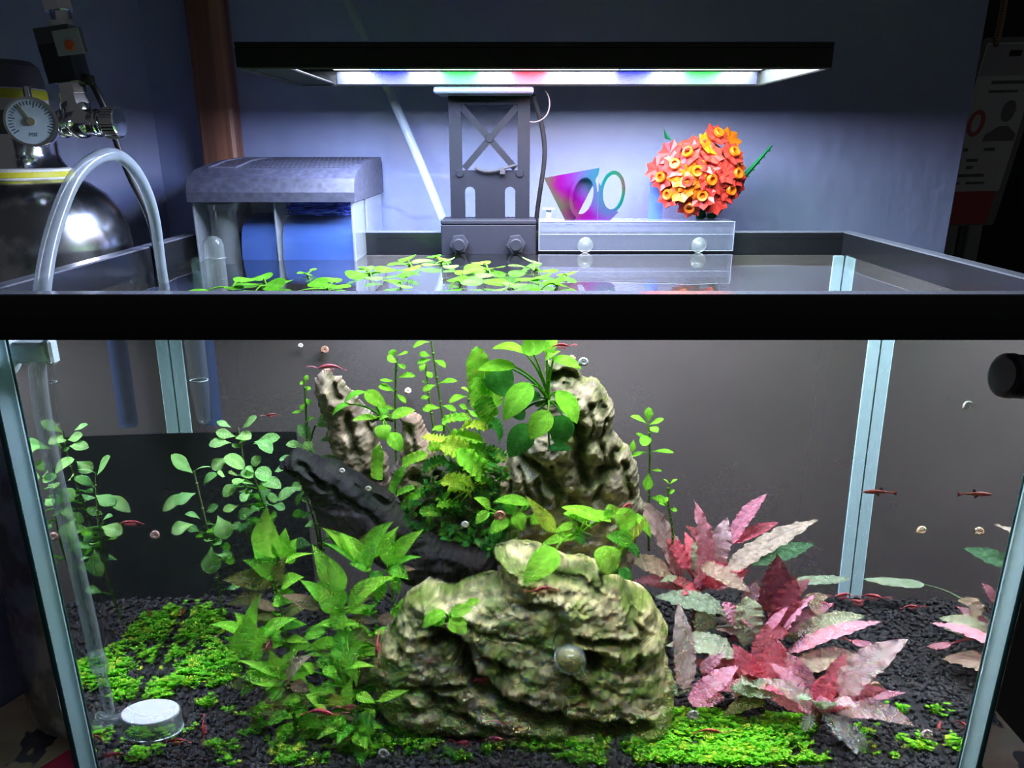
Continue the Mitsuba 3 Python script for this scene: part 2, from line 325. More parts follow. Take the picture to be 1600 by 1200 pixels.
    ms = np.clip((meshkit.fbm(Pv * np.array([55, 55, 75]), 4, seed + 71) - (.72 - .36 * moss)) * 7, 0, 1)
    ms = np.clip(ms + .65 * np.clip(dk * 1.5, 0, 1) * (moss > 0), 0, 1)[:, None] * .85
    col = col * (1 - ms) + np.array(cols[2]) * (.5 + fine) * ms
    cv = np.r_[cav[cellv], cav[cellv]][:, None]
    col = col * np.clip(1 - .42 * cv, .25, 1.35) + np.clip(cv, 0, 1) * np.array((.02, .035, .004)) * (moss + .1)     # hollows darkened, raised parts lightened, algae green added in the hollows
    al = np.clip(dk - .25, 0, 1)[:, None] ** .8
    col = col * (1 - .8 * al) + np.array((.012, .016, .008)) * .8 * al     # near-black towards the middle of the cracks
    m.update_faces(m.nondegenerate_faces())
    return m, np.clip(col, .004, .9)
# ================================================================ leaves
COL = {'lime': (.20, .52, .035), 'lime2': (.18, .50, .032), 'mid': (.115, .38, .028), 'dark': (.022, .10, .018), 'pale': (.26, .54, .15), 'pale2': (.19, .42, .11), 'olive': (.11, .12, .035),
       'brown': (.17, .11, .065), 'pink': (.60, .20, .25), 'red': (.50, .09, .12), 'dred': (.20, .045, .05), 'gpink': (.50, .31, .31), 'ggreen': (.23, .27, .17), 'gbrown': (.31, .24, .17), 'green': (.06, .15, .075),
       'white': (.62, .52, .53), 'yel': (.42, .58, .05), 'deep': (.045, .20, .03), 'pb': (.25, .12, .10)}
PROF = {'ovate': lambda u: np.sin(np.pi * u ** .8) ** .75, 'lance': lambda u: np.sin(np.pi * u ** .72) ** 1.05, 'obov': lambda u: np.sin(np.pi * np.clip(u, 0, 1) ** 1.35) ** .62 * (.35 + .65 * np.clip(u * 1.8, 0, 1)),
        'round': lambda u: np.sqrt(np.maximum(1 - (2 * u - 1) ** 2, 0)) , 'heart': lambda u: np.minimum(1, np.sqrt(np.maximum(1 - (2 * u - 1) ** 2, 0)) * 1.05) * (1.12 - .45 * u), 'crypt': lambda u: np.minimum(1, 2.6 * np.maximum(u, 0) ** .6) * np.minimum(1, 2.3 * np.maximum(1 - u, 0) ** .8) * .98, 'strap': lambda u: np.minimum(1, 3.2 * np.sqrt(np.maximum(u * (1 - u), 0)) * (1.08 - .35 * u)) * .9}
lrng = np.random.RandomState(77)
def leaf(b, t, w, col='lime', shape='ovate', n=None, bow=None, fold=.22, ruff=0.0, root=None, pr=.0007, nu=16, nv=9, vein=.22, spots=0.0, net=0.0):
    b, t = np.asarray(b, float), np.asarray(t, float); L = np.linalg.norm(t - b); A = (t - b) / L
    n = np.asarray((0, -.55, .85) if n is None else n, float) + lrng.normal(0, .16, 3)
    W = np.cross(A, n); W /= np.linalg.norm(W) + 1e-9; N = np.cross(W, A)
    bow = lrng.uniform(.03, .16) if bow is None else bow
    u = np.linspace(0, 1, nu); v = np.linspace(-1, 1, nv)
    U, Vv = np.meshgrid(u, v, indexing='ij')
    hw = PROF[shape](np.clip(U, 0, 1)) * w / 2
    ph = lrng.uniform(0, 6.28, 4); lam = lrng.uniform(5, 7.5)
    edge = np.abs(Vv) ** 2
    hw = hw * (1 + (ruff * .35) * np.sin(2 * np.pi * lam * 1.7 * U + ph[0]) * edge)
    tw = lrng.uniform(-.2, .2)
    off = bow * L * 4 * U * (1 - U) * .9 - bow * L * .6 * U ** 3 + fold * np.abs(Vv) * hw + tw * hw * Vv * U
    off = off + ruff * w * .30 * edge * (np.sin(2 * np.pi * lam * U + ph[1] + 1.5 * np.sign(Vv)) + .6 * np.sin(2 * np.pi * lam * 2.3 * U + ph[2]))
    bend = lrng.uniform(-.06, .06) * L * 4 * U * (1 - U)
    P = b + A * (U * L)[..., None] + W * (Vv * hw + bend)[..., None] + N * off[..., None]
    c0 = np.array(COL[col] if isinstance(col, str) else col) * lrng.uniform(.85, 1.15) * 1.35
    c0 = c0 * np.array([lrng.uniform(.9, 1.1), 1, lrng.uniform(.9, 1.1)])
    k = np.exp(-(Vv / .16) ** 2) * vein * 1.3 + vein * .5 * (np.sin(2 * np.pi * (U * nu / 2.6 - np.abs(Vv) * 1.3)) > .55) * (np.abs(Vv) > .2)
    g = meshkit.fbm(P * 420, 3, int(ph[3] * 99))
    C = c0 * (1 + .8 * (g[..., None] - .5)) * (1 + k[..., None] * 1.2) + k[..., None] * .05
    if net:
        q = P * np.array([900, 900, 900.]); nn = np.abs(meshkit.noise(q, 5) - .5) * 2
        C = C * (1 + net * (.55 - nn)[..., None]) + net * .05 * (nn < .18)[..., None]
    if spots:
        m = np.clip((meshkit.fbm(P * 300, 2, int(ph[3] * 77)) - .55) * 9, 0, 1)[..., None] * spots
        C = C * (1 - m) + m * np.array((.5, .7, .07))
    F = [f for i in range(nu - 1) for j in range(nv - 1) for f in ((i * nv + j, (i + 1) * nv + j, (i + 1) * nv + j + 1), (i * nv + j, (i + 1) * nv + j + 1, i * nv + j + 1))]
    m = TM(P.reshape(-1, 3), F); C = C.reshape(-1, 3)
    if root is not None and np.linalg.norm(np.asarray(root) - b) > .002:
        r = np.asarray(root, float); mid = (r + b) / 2 + np.array([0, -.001, .12 * np.linalg.norm(r - b)]) * (1 if b[2] > r[2] - .004 else .6)
        st = tube(spline([r, mid, b + A * .0015], 9), np.linspace(pr * 1.25, pr * .8, 9), 6)
        cs = np.tile(c0 * .75 + np.array([.02, .03, .005]), (len(st.vertices), 1))
        m = trimesh.util.concatenate([m, st]); C = np.vstack([C, cs])
    return m, np.clip(C, .004, .92)
def plant(name, label, cat_, leaves, group=None, root=None, shape='ovate', extra=None, **kw):
    k = key_of(name); lab(k, label, cat_, group)
    for lf in leaves:
        b, t, w, *rest = lf; kk = dict(kw); c = 'lime'
        for r in rest:
            if isinstance(r, dict): kk.update(r)
            elif r in COL: c = r
            else: shape_ = r; kk['shape'] = r
        kk.setdefault('shape', shape)
        m, C = leaf(b, t, w, c, root=kk.pop('root', root), **kk)
        part(k, 'leaf', m, 'leaf', C, smooth=True)
    return k
def stem(k, pts, r=.0011, col=(.10, .22, .04)):
    p = spline(pts, 26); m = tube(p, np.linspace(r, r * .75, 26), 7)
    for i in range(3, 24, 4): m = cat(m, ball(p[i], r * 1.35, 1))
    return part(k, 'stem', m, 'wet', col, smooth=True)
def blob_leaves(pts, size, n, col, seed, shape='ovate', spread=1.0):
    """a dense tuft of small leaves around points, one mesh"""
    r = np.random.RandomState(seed); ms, cs = [], []
    for q in pts:
        for i in range(n):
            d = r.normal(0, 1, 3); d[2] = abs(d[2]) * .8 + .1; d /= np.linalg.norm(d)
            b = np.asarray(q) + r.normal(0, .35 * size * spread, 3); t = b + d * size * r.uniform(.6, 1.3)
            m, C = leaf(b, t, size * r.uniform(.35, .6), col[r.randint(len(col))], shape, nu=6, nv=4, n=(r.normal(0, .5), -.5, .8))
            ms.append(m); cs.append(C)
    return trimesh.util.concatenate(ms), np.vstack(cs)
# ================================================================ stones and wood under water
k = lab('boulder', 'large yellow-beige mossy rock in the front middle of the aquarium', 'rock')
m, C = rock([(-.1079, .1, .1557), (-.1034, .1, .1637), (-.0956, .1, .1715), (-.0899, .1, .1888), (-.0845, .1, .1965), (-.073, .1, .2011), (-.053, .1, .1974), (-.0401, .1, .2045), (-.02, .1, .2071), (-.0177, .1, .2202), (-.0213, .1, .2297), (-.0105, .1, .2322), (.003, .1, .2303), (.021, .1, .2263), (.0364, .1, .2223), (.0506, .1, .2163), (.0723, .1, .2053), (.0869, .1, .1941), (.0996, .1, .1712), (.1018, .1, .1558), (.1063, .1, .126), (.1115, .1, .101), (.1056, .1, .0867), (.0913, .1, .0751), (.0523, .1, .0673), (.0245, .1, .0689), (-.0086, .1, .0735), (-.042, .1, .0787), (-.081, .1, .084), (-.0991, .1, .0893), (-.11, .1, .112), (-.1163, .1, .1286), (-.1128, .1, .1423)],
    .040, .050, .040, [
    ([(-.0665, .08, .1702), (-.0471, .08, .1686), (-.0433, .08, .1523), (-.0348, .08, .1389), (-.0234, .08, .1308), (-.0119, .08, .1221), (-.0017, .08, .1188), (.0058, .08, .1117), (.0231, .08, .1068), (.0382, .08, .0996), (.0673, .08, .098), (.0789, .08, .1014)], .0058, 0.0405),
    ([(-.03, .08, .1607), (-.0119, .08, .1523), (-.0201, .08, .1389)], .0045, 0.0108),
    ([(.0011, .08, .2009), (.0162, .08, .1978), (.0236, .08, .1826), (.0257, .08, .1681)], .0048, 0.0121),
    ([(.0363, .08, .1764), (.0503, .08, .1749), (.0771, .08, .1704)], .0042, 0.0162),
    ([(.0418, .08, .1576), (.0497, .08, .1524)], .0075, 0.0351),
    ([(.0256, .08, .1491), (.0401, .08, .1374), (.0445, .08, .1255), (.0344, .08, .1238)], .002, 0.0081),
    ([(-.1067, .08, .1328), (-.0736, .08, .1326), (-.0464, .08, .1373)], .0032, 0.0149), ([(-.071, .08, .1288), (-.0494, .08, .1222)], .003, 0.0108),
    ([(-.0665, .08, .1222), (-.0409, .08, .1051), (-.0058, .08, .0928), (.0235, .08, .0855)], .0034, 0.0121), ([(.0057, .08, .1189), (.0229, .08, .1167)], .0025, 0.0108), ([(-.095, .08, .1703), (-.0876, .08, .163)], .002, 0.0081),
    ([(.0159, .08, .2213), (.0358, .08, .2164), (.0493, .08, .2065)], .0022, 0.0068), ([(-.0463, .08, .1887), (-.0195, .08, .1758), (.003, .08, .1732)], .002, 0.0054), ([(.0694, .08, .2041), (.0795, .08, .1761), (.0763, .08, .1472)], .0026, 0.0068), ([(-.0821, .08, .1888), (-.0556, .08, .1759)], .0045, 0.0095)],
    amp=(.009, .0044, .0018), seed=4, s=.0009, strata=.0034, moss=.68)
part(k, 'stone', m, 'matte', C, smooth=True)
# a glass shell half sunk in the hollow of the rock
k = lab('glass_shell', 'small clear glass dome lodged in the hollow of the large mossy rock', 'shell')
c0 = np.array((.0288, .051, .1669)); sd = (.30, -.62, .72)
part(k, 'dome', lathe([(.0112, 0), (.0110, .0018), (.0094, .0064), (.0062, .0096), (.002, .0108), (0, .0109)], c0, sd, 32), 'tubeglass', smooth=True)
part(k, 'rim', lathe([(.0104, 0), (.0116, 0), (.0118, .0012), (.0108, .0018)], c0, sd, 32), 'gloss', (.50, .55, .52), smooth=True, label='pale glass rim')
part(k, 'lining', lathe([(.0100, .0008), (.0080, .0050), (.004, .0080), (0, .0088)], c0, sd, 28), 'matte', (.30, .27, .03), smooth=True, label='yellow-green algae lining')
k = lab('upright_stone', 'tall jagged grey-brown stone standing behind the broad-leaved plants right of the middle', 'rock')
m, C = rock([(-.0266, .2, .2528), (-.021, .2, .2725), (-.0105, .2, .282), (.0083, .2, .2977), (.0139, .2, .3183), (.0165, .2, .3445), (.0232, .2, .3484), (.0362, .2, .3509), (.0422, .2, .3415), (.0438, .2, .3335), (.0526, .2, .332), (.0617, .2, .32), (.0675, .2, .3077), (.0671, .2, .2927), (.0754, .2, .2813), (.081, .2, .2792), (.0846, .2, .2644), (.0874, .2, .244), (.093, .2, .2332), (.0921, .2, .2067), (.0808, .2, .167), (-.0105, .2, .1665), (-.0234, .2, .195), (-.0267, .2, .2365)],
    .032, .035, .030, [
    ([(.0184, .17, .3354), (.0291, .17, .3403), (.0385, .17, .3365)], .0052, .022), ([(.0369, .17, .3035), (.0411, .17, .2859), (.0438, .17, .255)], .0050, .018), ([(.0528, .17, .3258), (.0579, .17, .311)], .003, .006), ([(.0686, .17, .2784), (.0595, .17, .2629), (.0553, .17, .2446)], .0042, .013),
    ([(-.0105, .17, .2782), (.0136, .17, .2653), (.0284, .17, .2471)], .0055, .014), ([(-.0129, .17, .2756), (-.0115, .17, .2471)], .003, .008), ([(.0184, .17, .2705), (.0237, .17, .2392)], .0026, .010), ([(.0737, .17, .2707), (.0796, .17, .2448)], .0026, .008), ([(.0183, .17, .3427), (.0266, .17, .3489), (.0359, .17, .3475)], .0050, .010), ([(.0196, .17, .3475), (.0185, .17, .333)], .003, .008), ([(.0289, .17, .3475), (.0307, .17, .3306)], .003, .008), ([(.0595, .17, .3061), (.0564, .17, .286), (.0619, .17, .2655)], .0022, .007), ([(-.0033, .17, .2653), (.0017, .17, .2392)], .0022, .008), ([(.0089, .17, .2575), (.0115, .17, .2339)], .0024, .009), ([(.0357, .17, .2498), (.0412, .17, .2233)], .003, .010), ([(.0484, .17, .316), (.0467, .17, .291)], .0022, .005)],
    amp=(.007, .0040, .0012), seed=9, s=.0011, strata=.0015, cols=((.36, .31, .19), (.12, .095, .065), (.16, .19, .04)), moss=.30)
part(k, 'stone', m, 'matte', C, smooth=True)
k = lab('leaning_stone', 'pale tan pointed stone leaning at the back left behind the dark slab', 'rock')
m, C = rock([(-.1669, .235, .3263), (-.158, .235, .3325), (-.1524, .235, .3262), (-.1458, .235, .3256), (-.1414, .235, .316), (-.1332, .235, .3075), (-.123, .235, .2972), (-.1201, .235, .2837), (-.1123, .235, .25), (-.11, .235, .2275), (-.1274, .235, .2163), (-.1471, .235, .2421), (-.1531, .235, .2555), (-.1615, .235, .2939), (-.1673, .235, .3142)],
    .018, .02, .016, [([(-.1535, .22, .3296), (-.1498, .22, .3114)], .0028, .008), ([(-.1417, .22, .2955), (-.135, .22, .2714)], .0034, .008), ([(-.1452, .22, .3217), (-.1313, .22, .3033)], .0022, .006), ([(-.1244, .22, .2901), (-.1183, .22, .2604)], .0024, .006)],
    amp=(.005, .0028, .0008), seed=14, cols=((.48, .37, .25), (.20, .145, .095), (.15, .15, .05)), moss=.12)
part(k, 'stone', m, 'matte', C, smooth=True)
k = lab('small_stone', 'small brown stone between the pale leaning stone and the fern mound', 'rock')
m, C = rock([(-.0973, .21, .2999), (-.0897, .21, .3025), (-.0829, .21, .2978), (-.0763, .21, .2851), (-.0697, .21, .2701), (-.0703, .21, .2469), (-.0775, .21, .2249), (-.1006, .21, .2251), (-.1056, .21, .2553), (-.0964, .21, .2703), (-.0967, .21, .2889)],
    .016, .02, .014, [([(-.0859, .2, .2546), (-.081, .2, .2524)], .003, .010), ([(-.0895, .2, .2953), (-.0855, .2, .2664)], .002, .004)], amp=(.004, .0026, .0010), seed=23, cols=((.38, .27, .19), (.17, .115, .08), (.15, .15, .05)), moss=.15)
part(k, 'stone', m, 'matte', C, smooth=True)
k = lab('dark_slab', 'black slab of wood lying diagonally from upper left down to the large rock', 'wood')
m, C = rock([(-.1869, .19, .2695), (-.1754, .19, .2809), (-.1672, .19, .2792), (-.1468, .19, .2716), (-.1317, .19, .2604), (-.1068, .19, .2448), (-.0861, .19, .2219), (-.0607, .18, .2031), (-.0254, .17, .1972), (-.0226, .17, .1768), (-.0609, .17, .1697), (-.0911, .17, .1699), (-.1117, .18, .1842), (-.1521, .19, .21), (-.161, .19, .2276), (-.1708, .19, .2572)],
    .022, .03, .018, [([(-.1766, .17, .2808), (-.1642, .17, .2688), (-.1414, .17, .2504), (-.1088, .17, .2237)], .0022, .006), ([(-.154, .17, .279), (-.1268, .17, .2529), (-.0892, .17, .2235)], .0022, .006), ([(-.122, .17, .2528), (-.1033, .17, .2369)], .004, .010)],
    amp=(.004, .0030, .0008), seed=31, strata=.003, cols=((.017, .014, .014), (.005, .004, .004), (.012, .02, .008)), moss=.1)
part(k, 'wood', m, 'matte', C, smooth=True)
k = lab('mossy_stone', 'dark mossy stone under the fern mound between the slab and the upright stone', 'rock')
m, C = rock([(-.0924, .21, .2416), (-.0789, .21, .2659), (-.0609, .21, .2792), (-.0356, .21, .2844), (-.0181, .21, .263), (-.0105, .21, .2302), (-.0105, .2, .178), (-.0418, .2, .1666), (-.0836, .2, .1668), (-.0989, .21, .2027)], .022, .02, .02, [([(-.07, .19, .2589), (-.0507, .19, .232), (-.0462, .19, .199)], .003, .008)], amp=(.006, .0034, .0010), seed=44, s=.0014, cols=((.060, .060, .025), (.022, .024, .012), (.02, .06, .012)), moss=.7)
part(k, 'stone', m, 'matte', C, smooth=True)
# ================================================================ plants under water
# ---- pale round-leaved stem plants at the left
ROUND = [('tallest pale round-leaved stem plant left of the black slab', [((-.23, .245, .2818), (-.216, .24, .2933), .0107),
    ((-.2381, .245, .2831), (-.2492, .245, .2887), .0071),
    ((-.2338, .24, .2768), (-.2482, .235, .2823), .0091),
    ((-.2333, .24, .2768), (-.2209, .235, .2769), .0122, 'round'),
    ((-.2365, .235, .2728), (-.2533, .23, .2735), .0101),
    ((-.2403, .235, .2603), (-.2529, .23, .2522), .0127),
    ((-.2412, .23, .2635), (-.2261, .225, .2543), .0142, 'round'),
    ((-.2212, .24, .27), (-.1979, .235, .2776), .0123),
    ((-.2191, .235, .2736), (-.2026, .225, .2676), .0117),
    ((-.2316, .235, .2705), (-.2229, .235, .2769), .0051),
    ((-.2298, .235, .2683), (-.2366, .235, .2717), .0046)], [(-.2342, .265, .1535), (-.2341, .255, .2052), (-.2315, .245, .2542), (-.2316, .24, .2843)]),
('pale round-leaved stem plant with a crowded head at the far left', [((-.2627, .215, .2534), (-.2764, .21, .2713), .0133, {'shape': 'obov'}),
    ((-.2624, .215, .2555), (-.2491, .215, .2596), .0035),
    ((-.2626, .215, .2359), (-.2876, .205, .2263), .0114),
    ((-.2613, .21, .2387), (-.2769, .205, .2326), .0124),
    ((-.2641, .205, .2136), (-.2811, .2, .2092), .0144),
    ((-.2614, .215, .2137), (-.2712, .21, .2213), .007),
    ((-.254, .21, .1924), (-.2565, .205, .1694), .0158, {'n': (0, -1, .1)}),
    ((-.2448, .205, .2209), (-.2383, .2, .2021), .016, {'n': (0, -1, .3)}),
    ((-.2579, .22, .2407), (-.2453, .215, .253), .009, 'pale2'),
    ((-.2598, .225, .2167), (-.2485, .22, .2239), .0081, 'pale2')], [(-.2583, .23, .1211), (-.256, .22, .1787), (-.2587, .215, .2203), (-.2624, .215, .2561)]),
('pale round-leaved stem plant leaning towards the black slab', [((-.2044, .225, .2462), (-.2159, .22, .2525), .0137, 'round'),
    ((-.2025, .225, .2501), (-.1919, .22, .2559), .0086),
    ((-.2178, .225, .2382), (-.2289, .215, .2461), .0101),
    ((-.2157, .225, .2398), (-.1953, .21, .2428), .0127),
    ((-.2203, .215, .235), (-.2271, .21, .2308), .0086),
    ((-.24, .22, .2486), (-.2442, .215, .2541), .0075),
    ((-.2285, .22, .2423), (-.2422, .215, .2338), .0121),
    ((-.2261, .22, .2466), (-.2312, .21, .2457), .0085, 'round'),
    ((-.2298, .215, .2252), (-.2419, .21, .2234), .0071),
    ((-.218, .225, .2481), (-.2231, .22, .2564), .0071),
    ((-.2143, .23, .263), (-.2183, .225, .2558), .0076, 'round'),
    ((-.2278, .225, .2522), (-.2183, .22, .2481), .0081, 'round'),
    ((-.2081, .225, .2324), (-.2014, .22, .2257), .0072, 'round')], [(-.2161, .255, .1451), (-.2127, .245, .1968), (-.2194, .235, .2348), (-.2226, .235, .2572)]),
('pale round-leaved stem plant in front of the pale leaning stone', [((-.1703, .245, .282), (-.1565, .24, .2979), .0129),
    ((-.1712, .245, .2842), (-.1599, .24, .2849), .0057),
    ((-.1747, .245, .2711), (-.1835, .24, .2858), .0113),
    ((-.1797, .245, .2656), (-.1945, .24, .2695), .0093),
    ((-.1686, .245, .2688), (-.1498, .235, .2769), .0114),
    ((-.1732, .24, .2714), (-.1799, .235, .2653), .0082, 'round'),
    ((-.1678, .24, .2592), (-.1518, .23, .2554), .0093),
    ((-.1835, .24, .2572), (-.2, .235, .2579), .0077),
    ((-.1798, .245, .2645), (-.172, .235, .2607), .0067, 'round')], [(-.1789, .265, .1522), (-.1779, .255, .2099), (-.1795, .25, .2517), (-.1707, .245, .2837)]),
('drooping pale leaf stalk under the tip of the black slab', [((-.1778, .215, .2398), (-.1982, .21, .2314), .0122),
    ((-.1759, .215, .2381), (-.1851, .215, .2244), .0061, 'pale2')], [(-.1722, .235, .1765), (-.1735, .225, .2093), (-.1783, .217, .2391)])]
for name, lv, st in ROUND:
    k = plant('round_leaf_stem_plant', name, 'plant', [(*l[:3], 'pale', *l[3:]) for l in lv], 'pale round-leaved stem plants', None, shape='obov', vein=.3, fold=.12)
    stem(k, st, .0011, (.16, .20, .08))
    r = np.random.RandomState(len(lv)); p = spline(st, 30)
    for i in range(16 if len(lv) > 4 else 2):                        # lower leaves in the shade of the head
        q = p[r.randint(3, 20)]; a = r.uniform(0, 6.28); L = r.uniform(.010, .016)
        d = np.array([math.cos(a), .6 * math.sin(a) - .2, r.uniform(-.3, .5)])
        m, C = leaf(q + d * .007, q + d * (.007 + L), L * .72, ['pale2', 'mid', 'pale'][r.randint(3)], 'obov', root=q)
        part(k, 'leaf', m, 'leaf', C, smooth=True)
# ---- lance-leaved bushes, front left
BUSH = [('lance-leaved bush with one tall upright leaf, left of the black slab', (-.1875, .135, .1962), [((-.1881, .135, .211), (-.1867, .125, .2551), .0212),
    ((-.1831, .13, .214), (-.1747, .13, .237), .012, 'lime2'),
    ((-.1843, .125, .1979), (-.2046, .12, .2164), .0125, 'mid'),
    ((-.1858, .13, .192), (-.2214, .12, .2001), .0149, 'olive'),
    ((-.1863, .135, .1989), (-.1567, .13, .2178), .0075),
    ((-.1819, .125, .1926), (-.1748, .125, .217), .0102, 'olive'),
    ((-.1789, .12, .1947), (-.1614, .115, .2045), .0139, 'lime2'),
    ((-.1784, .14, .2046), (-.1702, .14, .2244), .0141, 'lime2'),
    ((-.1851, .12, .1869), (-.1635, .11, .1885), .0139, 'mid'),
    ((-.1921, .14, .1995), (-.202, .14, .2207), .0122, 'mid'),
    ((-.1935, .12, .187), (-.2212, .12, .1795), .0093, 'olive')]), ('lance-leaved crown in front of the black slab, pointing up', (-.1153, .12, .207), [((-.1191, .12, .2133), (-.1445, .115, .2429), .011),
    ((-.1179, .118, .2141), (-.1321, .115, .2388), .011),
    ((-.1153, .115, .2205), (-.0943, .11, .2494), .0127),
    ((-.1125, .12, .2163), (-.092, .12, .2421), .0101, 'lime2'),
    ((-.1174, .125, .223), (-.1145, .125, .2348), .0079, 'olive'),
    ((-.122, .12, .2112), (-.1462, .12, .2299), .0051, 'mid'),
    ((-.1136, .11, .2139), (-.1051, .105, .236), .0136, 'lime2'),
    ((-.1122, .115, .2092), (-.1272, .11, .2165), .0083, 'mid')]), ('lance-leaved crown at the right end of the bush row, left of the large rock', (-.0987, .11, .2112), [((-.0999, .11, .2143), (-.0922, .105, .2424), .0109),
    ((-.0967, .11, .2153), (-.0728, .105, .2452), .0127),
    ((-.094, .11, .2127), (-.0753, .105, .2243), .0059, 'mid'),
    ((-.0932, .11, .2101), (-.0789, .105, .2137), .0059, 'brown'),
    ((-.0989, .105, .2133), (-.0832, .1, .2078), .01, 'mid'),
    ((-.1018, .105, .2108), (-.1129, .1, .2028), .0091, 'mid'),
    ((-.0963, .105, .2108), (-.0905, .1, .195), .0082, 'lime2'),
    ((-.1035, .1, .2104), (-.1062, .095, .1896), .0091, 'mid')]), ('wide glossy lance-leaved crown in the middle of the bush row', (-.1328, .1, .1823), [((-.1314, .1, .1979), (-.149, .095, .2364), .0161),
    ((-.1318, .095, .1862), (-.146, .09, .2111), .0189, 'lime2'),
    ((-.127, .095, .1831), (-.0935, .09, .2162), .0144),
    ((-.1344, .095, .1743), (-.1172, .09, .1755), .0059),
    ((-.1357, .095, .1759), (-.1503, .09, .1763), .0064, 'lime2'),
    ((-.1282, .1, .1744), (-.1032, .095, .1756), .0064, 'brown'),
    ((-.1483, .1, .1841), (-.1746, .1, .1968), .0109, 'brown'),
    ((-.1285, .09, .1844), (-.1374, .085, .1739), .0199, 'lime2'),
    ((-.1262, .1, .1849), (-.1064, .1, .1977), .0119, 'olive'),
    ((-.1338, .09, .1714), (-.1271, .085, .1581), .0137, 'mid'),
    ((-.1439, .095, .1691), (-.1617, .09, .1638), .0119, 'mid'),
    ((-.1255, .095, .1689), (-.1114, .09, .1634), .0101, 'olive'),
    ((-.1465, .105, .188), (-.1601, .1, .2084), .0109, 'mid')]), ('bright lance-leaved crown at the left foot of the bush', (-.1972, .095, .1565), [((-.1937, .09, .1721), (-.1856, .085, .2036), .009),
    ((-.1966, .09, .1706), (-.2048, .085, .1891), .0108),
    ((-.1989, .09, .1653), (-.2222, .085, .1811), .0099),
    ((-.1886, .09, .1684), (-.1627, .085, .185), .0126),
    ((-.1952, .085, .154), (-.1947, .078, .1897), .0233),
    ((-.1968, .085, .1562), (-.2147, .08, .1642), .0117),
    ((-.182, .085, .1549), (-.1765, .08, .1793), .009),
    ((-.183, .082, .1565), (-.1811, .08, .1731), .0077, 'pb'),
    ((-.1878, .085, .1561), (-.2012, .08, .1561), .0118, 'lime2'),
    ((-.194, .095, .1618), (-.1747, .09, .1719), .0118, 'lime2'),
    ((-.1941, .09, .1579), (-.2145, .085, .1696), .01, 'lime2')]), ('spreading lance-leaved crown low in the bush with one grey torn leaf', (-.1737, .075, .1377), [((-.1761, .075, .1414), (-.2021, .07, .1591), .009),
    ((-.1763, .072, .1377), (-.2019, .067, .1464), .0121),
    ((-.1741, .075, .1441), (-.1788, .07, .1656), .0103),
    ((-.1741, .08, .1446), (-.1597, .075, .166), .0081),
    ((-.1696, .073, .1387), (-.1511, .068, .1633), .0126, 'gbrown'),
    ((-.2022, .08, .146), (-.225, .08, .1442), .0059, 'mid'),
    ((-.1941, .075, .1336), (-.2147, .07, .1381), .0086, 'olive'),
    ((-.1739, .07, .1344), (-.1829, .066, .126), .0108, 'mid'),
    ((-.1702, .08, .1371), (-.1514, .075, .1449), .01, 'lime2'),
    ((-.1669, .07, .1371), (-.1529, .066, .1348), .0099, 'brown'),
    ((-.1802, .08, .1372), (-.1924, .078, .1491), .01, 'lime2')]), ('small bright sprig of oval leaves at the left end of the large rock', (-.1287, .07, .1341), [((-.1297, .072, .1506), (-.1145, .068, .1723), .0107),
    ((-.1295, .07, .1495), (-.1063, .066, .1546), .0063),
    ((-.1443, .075, .1491), (-.1337, .07, .141), .009, 'lime2'),
    ((-.1467, .07, .1358), (-.1354, .066, .1325), .0099),
    ((-.1514, .075, .1449), (-.1578, .07, .1555), .0081, 'lime2'),
    ((-.1479, .085, .153), (-.1386, .08, .1448), .0119, 'lime2'),
    ((-.1383, .085, .1608), (-.1268, .08, .1501), .0127, 'mid')]), ('low sprig with a round upright leaf on the soil before the large rock', (-.1245, .06, .1197), [((-.1261, .06, .124), (-.1214, .057, .15), .0085),
    ((-.1201, .06, .1336), (-.106, .056, .1293), .009),
    ((-.1048, .058, .1293), (-.0821, .055, .1409), .0067),
    ((-.1276, .057, .1154), (-.1356, .054, .1161), .0099),
    ((-.1699, .065, .1172), (-.187, .06, .1082), .0086, 'mid'),
    ((-.1467, .065, .1246), (-.155, .06, .1344), .0099),
    ((-.1435, .06, .1263), (-.147, .056, .1188), .009, 'yel'),
    ((-.1606, .068, .1273), (-.1737, .064, .1243), .0081, 'lime2'),
    ((-.1211, .058, .1208), (-.0983, .054, .1067), .005, 'deep'),
    ((-.1326, .062, .1251), (-.1352, .06, .1358), .0108, 'yel'),
    ((-.1074, .058, .1228), (-.1107, .055, .1138), .0054)])]
for name, root, lv in BUSH:
    k = plant('lance_leaf_bush', name, 'plant', [(l[0], l[1], l[2] * 1.12, *l[3:]) for l in lv], 'lance-leaved crowns of the front left bush', np.array(root), shape='lance', vein=.3, pr=.0007)
    r0 = np.array(root); s0 = np.array([r0[0] + .004, r0[1] + .008, soil_z(r0[0], r0[1] + .008) - .002])
    if r0[2] - s0[2] > .004: stem(k, [s0, (s0 + r0) / 2 + (.002, 0, 0), r0], .0012, (.12, .2, .05))
    r = np.random.RandomState(int(abs(r0[0]) * 9999)); H = r0[2] - s0[2]
    for i in range(int(8 + H * 190)):
        f = r.uniform(.05, .75); q = s0 + (r0 - s0) * f; a = r.uniform(0, 6.28); L = r.uniform(.016, .028)
        d = np.array([math.cos(a), .7 * math.sin(a) - .15, r.uniform(-.25, .45)])
        m, C = leaf(q + d * .003, q + d * (.003 + L), L * .42, ['mid', 'lime2', 'lime2', 'olive', 'lime', 'brown', 'lime'][r.randint(7)], 'lance', root=q, nu=12, nv=7)
        part(k, 'leaf', m, 'leaf', C, smooth=True)
